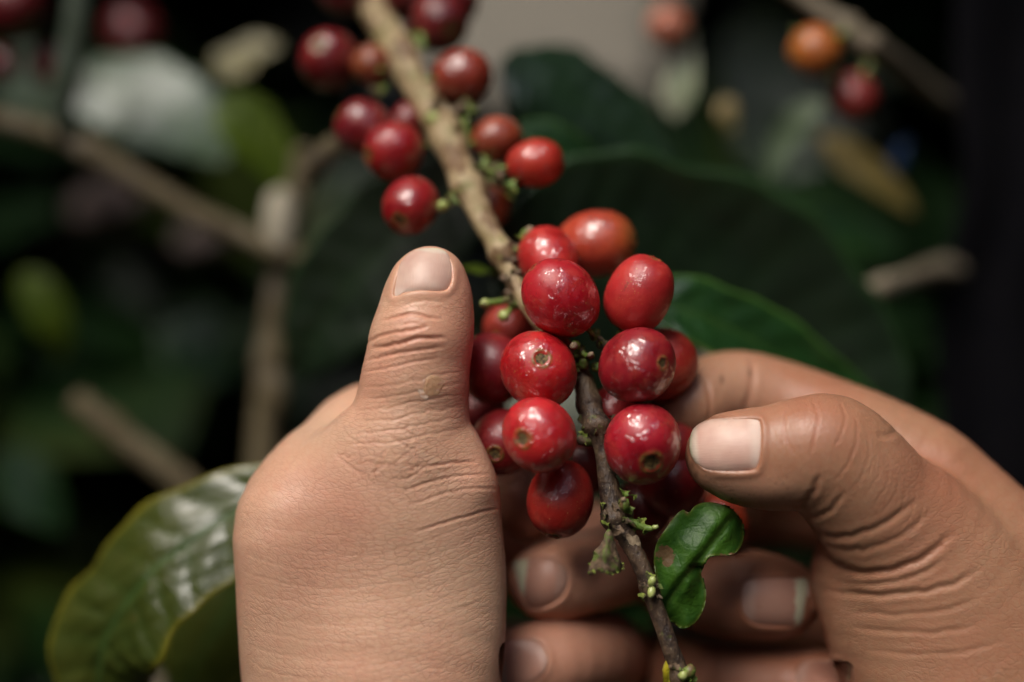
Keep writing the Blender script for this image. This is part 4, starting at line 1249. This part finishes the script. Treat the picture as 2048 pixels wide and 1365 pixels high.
leaf_thing([(1450, 195, -90), (1455, 230, -90), (1462, 265, -92)], 22, (-.1, .6, 1), leaf_mat('amber_leaf', (0.32, 0.20, 0.07), (0.25, 0.27, 0.12), (.3, .22, .1), .5, .2),
           'tiny amber leaf scrap right of the pale drop-shaped one', cup=.2, quilt=.2, seed=18)
leaf_thing([(1650, 200, -85), (1600, 240, -86), (1560, 300, -88), (1530, 370, -90)], 30, (.1, .5, 1), leaf_mat('dusty_leaf', (0.07, 0.11, 0.05), (0.10, 0.14, 0.08), (.12, .16, .09), .5, .2),
           'dusty green leaf hanging under the orange-yellow cherry', cup=.2, quilt=.3, seed=19)
leaf_thing([(1640, 270, -100), (1700, 320, -100), (1770, 370, -101), (1830, 430, -103)], 36, (-.3, .4, 1), leaf_mat('yellow_leaf', (0.26, 0.20, 0.05), (0.17, 0.13, 0.04), (.3, .22, .1), .5, .2),
           'yellowing leaf at the right, next to the blue scrap', cup=.2, quilt=.3, seed=20)
leaf_thing([(1560, 430, -95), (1640, 450, -96), (1720, 470, -98), (1800, 500, -100)], 44, (-.1, .5, 1), LEAF_MID,
           'dim green leaf at the right below the yellowing one', cup=.2, quilt=.3, seed=21)
leaf_thing([(900, 533, -22), (950, 540, -24), (1000, 545, -26)], 14, (0, .9, .5), LEAF_LIME,
           'thin lime green leaf edge between the left thumb and the branch', cup=.1, quilt=.1, seed=22)
leaf_thing([(430, 110, -120), (470, 130, -119), (510, 100, -118), (560, 90, -118)], 38, (0, .6, 1), leaf_mat('cream_leaf', (0.36, 0.31, 0.20), (0.28, 0.26, 0.11), (.3, .3, .1), .5, .2),
           'cream coloured blurred leaf on black at the top, left of the branch', cup=.2, quilt=.2, seed=23)
leaf_thing([(20, 100, -140), (80, 190, -140), (140, 290, -142)], 80, (0, .5, 1), leaf_mat('sage_leaf', (0.06, 0.10, 0.05), (0.09, 0.13, 0.07), (.1, .14, .08), .45, .3),
           'sage green blurred leaf behind the stalk at upper left', cup=.2, quilt=.4, seed=24)
leaf_thing([(330, 640, -150), (400, 690, -150), (470, 760, -152)], 80, (0, .4, 1), LEAF_MID,
           'dim green leaf in the dark space left of the thumb', cup=.2, quilt=.4, seed=25)
leaf_thing([(10, 900, -130), (60, 980, -130), (130, 1060, -132)], 60, (.1, .5, 1), LEAF_MID,
           'dim green leaf above the glossy olive one at the left edge', cup=.2, quilt=.4, seed=26)

# torn young leaf on the held branch: traced outline, curled surface of real thickness
out = [(1322, 1228), (1318, 1180), (1308, 1130), (1312, 1090), (1330, 1060), (1352, 1030), (1368, 1020), (1376, 1030), (1388, 1014), (1410, 1005), (1440, 1008), (1468, 1022), (1485, 1048), (1486, 1082),
       (1472, 1105), (1448, 1112), (1420, 1112), (1408, 1128), (1402, 1148), (1412, 1180), (1408, 1216), (1388, 1248), (1362, 1256), (1345, 1244), (1332, 1236)]
poly = catmull(out, 3, closed=True)
ribs = catmull([(1325, 1226), (1352, 1180), (1392, 1130), (1430, 1080), (1460, 1040)], 6)
nx_, ny_ = 46, 62
gx = np.linspace(1300, 1492, nx_); gy = np.linspace(1000, 1260, ny_)
GX, GY = np.meshgrid(gx, gy, indexing='ij'); Q = np.stack([GX.ravel(), GY.ravel()], 1)
ins = in_poly(Q, poly)
d, tt = line_dist(Q, np.vstack([poly, poly[:1]]))
dr, tr = line_dist(Q, ribs)
# snap just-outside points onto the outline
snap = (~ins) & (d < 6.5)
ring = np.vstack([poly, poly[:1]])
for i in np.nonzero(snap)[0]:
    k = np.argmin(np.hypot(*(ring - Q[i]).T)); Q[i] = ring[k]
keep = (ins | snap)
zz = 5.5 + 2.4 * np.sin((Q[:, 0] - 1300) / 62) - 2.0 * ((Q[:, 1] - 1110) / 110) ** 2 - 1.0 * np.exp(-(dr / 10) ** 2) + .6 * np.sin(Q[:, 0] * .06 + Q[:, 1] * .045) + .16 * np.sin(Q[:, 0] * .05 - Q[:, 1] * .08 + 1) - 2.2 * np.clip((Q[:, 0] - 1452) / 35, 0, 1) ** 2 \
     - 1.6 * ((Q[:, 1] > 1130) & (Q[:, 0] > 1375)) * np.clip((Q[:, 0] - 1375) / 25, 0, 1)
idm = -np.ones(len(Q), int); idm[keep] = np.arange(keep.sum())
VV = np.array([P(q[0], q[1], z) for q, z in zip(Q[keep], zz[keep])])
FF = []
for i in range(nx_ - 1):
    for j in range(ny_ - 1):
        q = [idm[i * ny_ + j], idm[(i + 1) * ny_ + j], idm[(i + 1) * ny_ + j + 1], idm[i * ny_ + j + 1]]
        if min(q) >= 0: FF.append(tuple(q[::-1]))
Qk = Q[keep]
side = np.exp(-(dr[keep] / 2.5) ** 2)
lat = np.zeros(len(Qk))
for (a, b) in (((1352, 1180), (1335, 1120)), ((1375, 1150), (1352, 1070)), ((1400, 1118), (1390, 1040)), ((1425, 1088), (1440, 1030)), ((1400, 1120), (1455, 1100)), ((1352, 1180), (1385, 1190)), ((1340, 1200), (1370, 1240))):
    mid_ = ((a[0] + b[0]) / 2 + 6, (a[1] + b[1]) / 2 - 4)
    dl, _ = line_dist(Qk, catmull([a, mid_, b], 4)); lat = np.maximum(lat, .4 * np.exp(-(dl / 2.2) ** 2))
brown = np.exp(-(((Qk[:, 0] - 1330) / 22) ** 2 + ((Qk[:, 1] - 1108) / 26) ** 2) ** 2) + np.exp(-((Qk[:, 0] - 1374) / 9) ** 2 - ((Qk[:, 1] - 1024) / 8) ** 2) + .8 * np.exp(-((Qk[:, 0] - 1450) / 22) ** 2 - ((Qk[:, 1] - 1110) / 7) ** 2)


def torn_mat():
    M = MatB('torn_leaf')
    co = M.co()
    c = M.mix(M.ramp(M.noise(co, 0.12, 4, .6), [(.35, 0.0), (.65, 1.0)]), (0.016, 0.07, 0.007), (0.055, 0.15, 0.010))
    c = M.mix(M.attr('vein'), c, (0.08, 0.17, 0.025))
    c = M.mix(M.attr('edge'), c, (0.14, 0.16, 0.02))
    fl = M.ramp(M.noise(co, 1.1, 4, .7), [(.66, 0.0), (.7, .8)])
    c = M.mix(fl, c, (0.012, 0.03, 0.008))
    br = M.ramp(M.math('ADD', M.attr('brown'), M.math('MULTIPLY', M.math('SUBTRACT', M.noise(co, .32, 5, .7), .5), 3.2)), [(.55, 0.0), (.65, .9)])
    br = M.math('MULTIPLY', br, M.ramp(M.attr('brown'), [(.02, 0.0), (.12, 1.0)]))
    c = M.mix(br, c, (0.17, 0.09, 0.045))
    M.set(Base_Color=c, Roughness=.5, Normal=M.bump(M.math('ADD', M.noise(co, .7, 4), M.math('MULTIPLY', M.ramp(M.voro(co, .38, 'DISTANCE_TO_EDGE'), [(0, 0.0), (.10, 1.0)]), .12)), .0004, .6))
    tr = M.n('ShaderNodeBsdfTranslucent'); M.put(tr.inputs['Color'], c)
    mx = M.n('ShaderNodeMixShader'); mx.inputs[0].default_value = .2
    M.t.links.new(M.b.outputs[0], mx.inputs[1]); M.t.links.new(tr.outputs[0], mx.inputs[2])
    M.t.links.new(mx.outputs[0], M.t.nodes['Material Output'].inputs['Surface'])
    return M.m


o = mk('leaf', VV, FF, torn_mat(), parent=branch, attrs=dict(vein=np.clip(side * .9 + lat, 0, 1), edge=np.clip(1 - d[keep] / 5, 0, 1) * .7, brown=np.clip(brown, 0, 1)))
o['label'] = 'small torn green leaf with a brown blotch'
md = o.modifiers.new('thick', 'SOLIDIFY'); md.thickness = 0.0003
# yellow scrap at the bottom of the branch
V, F, ve, ed, _ = leaf_geo([(1345, 1312, 9), (1340, 1345, 10), (1332, 1390, 9)], 17, (.2, .1, 1), nu=16, nv=8, seed=4, quilt=.1, wave=.2)
o = mk('leaf', V, F, leaf_mat('yellow_scrap', (0.50, 0.40, 0.015), (0.42, 0.36, 0.02), (.3, .3, .03), .4, .2, edge=(.12, .07, .02), spots=(.12, .05, .01)), parent=branch, attrs=dict(vein=ve, edge=ed))
o['label'] = 'small yellow leaf scrap'

# ---------------------------------------------------------------- other branches
def side_branch(pts, mat, label, nodes=(), nv=16, per=10, lump=.06, seed=1, cat='branch'):
    v, f, al = tube_geo(pts, per, nv, .012, lump, nodes, seed)
    o = mk('coffee_branch', v, f, mat, attrs=dict(along=al))
    return tag(o, label, cat, 'coffee branches')


side_branch([(-60, 225, -92, 21.8), (40, 252, -92, 22.7), (150, 285, -92, 23.5), (250, 345, -92, 23.5), (350, 405, -92, 22.7), (450, 455, -92, 21.8), (560, 505, -92, 23.5), (640, 530, -94, 18.5)], TWIG,
            'blurred tan branch slanting down from the left edge', [(.33, .35, .03), (.85, .3, .03)], seed=2)
side_branch([(160, -60, -84, 26.9), (155, 30, -84, 27.7), (140, 120, -85, 28.6), (128, 190, -86, 25.2), (120, 260, -88, 11.8)], GREYSTEM, 'grey-green blurred stalk hanging at the upper left', seed=3)
side_branch([(150, 800, -98, 25.2), (190, 830, -98, 27.7), (250, 880, -98, 28.6), (320, 930, -97, 27.7), (420, 1010, -96, 27.7), (560, 1110, -96, 25.2)], TWIG, 'broken pale branch behind the glossy olive leaf at lower left', [(.3, .25, .03)], seed=4)
side_branch([(612, 300, -96, 25.2), (600, 380, -96, 25.2), (572, 480, -96, 25.2), (552, 600, -97, 23.5), (540, 720, -98, 25.2), (532, 850, -98, 30.2), (520, 1000, -98, 30.2)], TWIG,
            'dim upright stem behind the left thumb', [(.3, .3, .04), (.66, .35, .05)], seed=5)
side_branch([(562, 385, -92, 26), (562, 420, -92, 33), (560, 460, -92, 34), (556, 505, -92, 27)], simple_mat('cut_wood', (0.55, 0.50, 0.38), (0.45, 0.40, 0.30), .2, .7), 'short pale cut stub where two blurred stems cross at left', seed=6)
side_branch([(545, 745, -94, 20), (548, 775, -94, 27), (550, 805, -94, 26), (548, 835, -94, 18)], TWIG, 'short pale knot on the dim stem level with the left thumb joint', seed=7)
side_branch([(230, 1330, -98, 30), (290, 1370, -98, 32), (360, 1420, -98, 30)], PALETWIG, 'pale stick end at the bottom edge below the olive leaves', seed=8)
top_branch = side_branch([(1560, -40, -72, 19), (1630, 15, -72, 20), (1690, 55, -72, 23), (1740, 90, -72, 24), (1800, 135, -84, 22), (1850, 175, -98, 20), (1930, 235, -120, 19), (2040, 320, -145, 18)], PALETWIG,
            'pale blurred branch crossing the upper right corner', [(.30, .4, .03), (.42, .25, .02)], seed=9)
for q in ([(1700, 62, -70, 9), (1672, 74, -67, 8), (1656, 86, -64, 7)], [(1745, 100, -72, 9), (1735, 135, -72, 8), (1722, 160, -71, 7)]):
    twiglet(q, GREENBIT, 'spur', parent=top_branch)
side_branch([(1712, 596, -78, 9), (1730, 586, -78, 19), (1760, 575, -78, 22), (1820, 560, -88, 23), (1880, 543, -102, 25), (1950, 525, -122, 24), (2080, 490, -145, 24)], PALETWIG, 'grey-beige twig poking out of the dark at the right', [(.35, .25, .03)], seed=10, lump=.2)
side_branch([(700, 285, -58, 16), (670, 295, -60, 26), (645, 320, -64, 24), (620, 360, -72, 18)], TWIG, 'greenish-tan twig end left of the left-hand trio of cherries', seed=12)
v, f = blob_geo(P(1795, 325, -108), (.3, 1, .3), 5.2, 2.2, 10, 12, .16, 3)
tag(mk('plastic_scrap', v, f, simple_mat('blue_plastic', (0.004, 0.022, 0.07), (0.008, 0.035, 0.11), .2, .6)), 'small blurred blue scrap at the right, beside the yellowing leaf', 'scrap')
v, f = blob_geo(P(1440, 715, -44), (1, .2, .1), 6.0, 2.6, 10, 12, .10, 6)
tag(mk('twig_stub', v, f, PALETWIG), 'pale grey stub peeping out above the right forefinger', 'twig')
# pinkish stones on the ground showing between leaves
for (x, y, z, r, s_, lb) in ((215, 410, -175, 75, 3, 'pinkish blurred stone under the tan branch at left'), (400, 480, -180, 55, 4, 'dim grey blurred stone right of the pinkish one')):
    v, f = blob_geo(P(x, y, z), (1, .2, .3), RMM(r, z) * 1.1, RMM(r, z) * .7, 12, 16, .05, s_)
    tag(mk('stone', v, f, simple_mat('pink_stone', (0.30, 0.22, 0.20), (0.22, 0.17, 0.15), .05, .8, .001)), lb, 'stone')

# water on the left thumb
def film(px, py, z, rx, ry, label, seed):
    rr = np.random.default_rng(seed)
    V = [P(px, py, z)]; F = []
    nv = 26
    ph = rr.uniform(0, 6.28, 4)
    for k, s in enumerate((.35, .65, .85, 1.0)):
        for j in range(nv):
            a = 2 * math.pi * j / nv
            w = 1 + .15 * math.sin(3 * a + ph[0]) + .12 * math.sin(5 * a + ph[1]) + .08 * math.sin(8 * a + ph[2])
            V.append(P(px + rx * s * w * math.cos(a), py + ry * s * w * math.sin(a), z - (.25 * s ** 3 if s < 1 else .75)))
    F = [(0, 1 + (j + 1) % nv, 1 + j) for j in range(nv)]
    for k in range(3):
        F += [(1 + k * nv + j, 1 + k * nv + (j + 1) % nv, 1 + (k + 1) * nv + (j + 1) % nv, 1 + (k + 1) * nv + j) for j in range(nv)]
    return V, F


def water_mat():
    M = MatB('wet_film')
    co = M.co()
    M.set(Base_Color=(0.62, 0.36, 0.22), Roughness=.12, Subsurface_Weight=.3, Subsurface_Radius=(1, .4, .2), Subsurface_Scale=.0015,
          Normal=M.bump(M.noise(co, .6, 3), .0003, .6), Coat_Weight=.6, Coat_Roughness=.05)
    return M.m


# ---------------------------------------------------------------- ground, foliage mass, cloth
UPV = np.array([0, math.cos(TILT), math.sin(TILT)]); FWD = np.array([0, math.sin(TILT), -math.cos(TILT)]); RGT = np.array([1.0, 0, 0])


def world_mesh(name, verts, faces, mat, loc=(0, 0, 0), smooth=True):
    me = mesh_of(name, verts, faces, mat, smooth)
    o = bpy.data.objects.new(name, me); COL.objects.link(o); o.location = loc; o['_o'] = list(map(float, loc))
    return o


n = 90
g = np.sign(np.linspace(-1, 1, n)) * np.abs(np.linspace(-1, 1, n)) ** 3 * 60
GX, GY = np.meshgrid(g, g, indexing='ij')
GZ = 0.03 * np.sin(GX * 2.1 + 1) * np.cos(GY * 1.7) + 0.02 * np.sin(GX * 5 + GY * 4)
gv = np.stack([GX.ravel(), GY.ravel(), GZ.ravel()], 1)
M = MatB('dry_earth')
co = M.co(rnd=False)
c = M.mix(M.ramp(M.noise(co, .002, 4, .6), [(.35, 0.0), (.65, 1.0)]), (0.095, 0.083, 0.061), (0.07, 0.06, 0.043))
M.set(Base_Color=c, Roughness=.9, Normal=M.bump(M.noise(co, .02, 5, .7), .02, .8))
tag(world_mesh('ground', gv, grid_faces(n, n, False), M.m), kind='structure')


def mass(name, centers, sizes, seed, mat, smooth=False):
    rr = np.random.default_rng(seed)
    prof = np.array([[0, 0], [.3, .38], [.55, .42], [.8, .26], [1, 0]])
    V, F, k = [], [], 0
    for c, s in zip(centers, sizes):
        a = rr.normal(0, 1, 3); a -= UPV * a.dot(UPV) * .6; a -= UPV * .35; a /= np.linalg.norm(a)
        nn = UPV + rr.normal(0, .45, 3); nn -= a * nn.dot(a); nn /= np.linalg.norm(nn); b = np.cross(nn, a)
        for u, w in prof:
            p = c + a * s * (u - .5) - UPV * s * .18 * u * u
            V += [p - b * w * s + nn * w * s * .15, p, p + b * w * s + nn * w * s * .15]
        for i in range(4):
            for j in range(2):
                q = k + i * 3 + j
                F.append((q, q + 3, q + 4, q + 1))
        k += 15
    o = mk(name, V, F, mat, smooth=True)
    return tag(o, kind='stuff')


cs, ss = [], []
rr = np.random.default_rng(21)
def clear_px(c):
    """leave the opening through which the pale ground shows"""
    if c[2] > DIST - 20: return True
    q = px_of(c[None])[0]
    return 880 < q[0] < 1345 and -120 < q[1] < 200 or (970 < q[0] < 1110 and 150 < q[1] < 470)
# shrub behind, dense
for _ in range(5200):
    z = -rr.uniform(190, 640)
    k = (DIST - z) / DIST
    c = np.array([rr.uniform(-190, 190) * k, rr.uniform(-130, 130) * k, z])
    s = rr.uniform(55, 110)
    if clear_px(c): continue
    q = px_of(c[None])[0]
    m_ = s * 5 / k
    if 900 - m_ < q[0] < 1330 + m_ * .6 and q[1] < 180 + m_ * .6: continue
    cs.append(c); ss.append(s)
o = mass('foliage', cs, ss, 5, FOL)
o['label'] = 'dark mass of coffee leaves filling the background'
# unseen crown added overhead to shade what lies behind the hands
cs, ss = [], []
for _ in range(3600):
    f_, u_, x_ = rr.uniform(195, 1000), rr.uniform(150, 520), rr.uniform(-700, 700)
    c = RGT * x_ + FWD * f_ + UPV * u_
    if px_of(c[None])[0][1] > -140 and c[2] < DIST: continue
    cs.append(c); ss.append(rr.uniform(60, 120))
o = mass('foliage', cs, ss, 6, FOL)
o['label'] = 'added coffee foliage overhead, out of view, shading the background'

cs, ss = [], []  # unseen leaf ring added round the camera to cut low sky light
for _ in range(4200):
    a = rr.uniform(math.radians(42), math.radians(318)); rad = rr.uniform(850, 1500)
    cs.append(RGT * math.sin(a) * rad + FWD * (math.cos(a) * rad - 100) + UPV * rr.uniform(-1100, 1250)); ss.append(rr.uniform(200, 330))
o = mass('foliage', cs, ss, 8, FOL)
o['label'] = 'unseen ring of coffee leaves added round the camera to block low sky light'

# near-black cloth down the right edge
V = []
for i in range(30):
    for j in range(16):
        u, w = i / 29, j / 15
        px = 1893 + 420 * w + 30 * math.sin(u * 5 + w * 3) + 12 * math.sin(u * 17) + 10 * u
        py = -250 + 1350 * u
        z = -106 - 30 * w + 7 * math.sin(w * 13 + u * 4) * w
        V.append(P(px, py, z))
black_cloth = simple_mat('black_cloth', (0.003, 0.003, 0.0045), (0.005, 0.0045, 0.006), .1, 1.0, .0005)
black_cloth.node_tree.nodes['Principled BSDF'].inputs['Specular IOR Level'].default_value = .12
o = mk('dark_cloth', V, grid_faces(30, 16, False), black_cloth)
md = o.modifiers.new('t', 'SOLIDIFY'); md.thickness = .002
tag(o, 'near-black blurred cloth hanging down the right edge', 'cloth')

for o in bpy.data.objects:
    if '_o' in o: del o['_o']
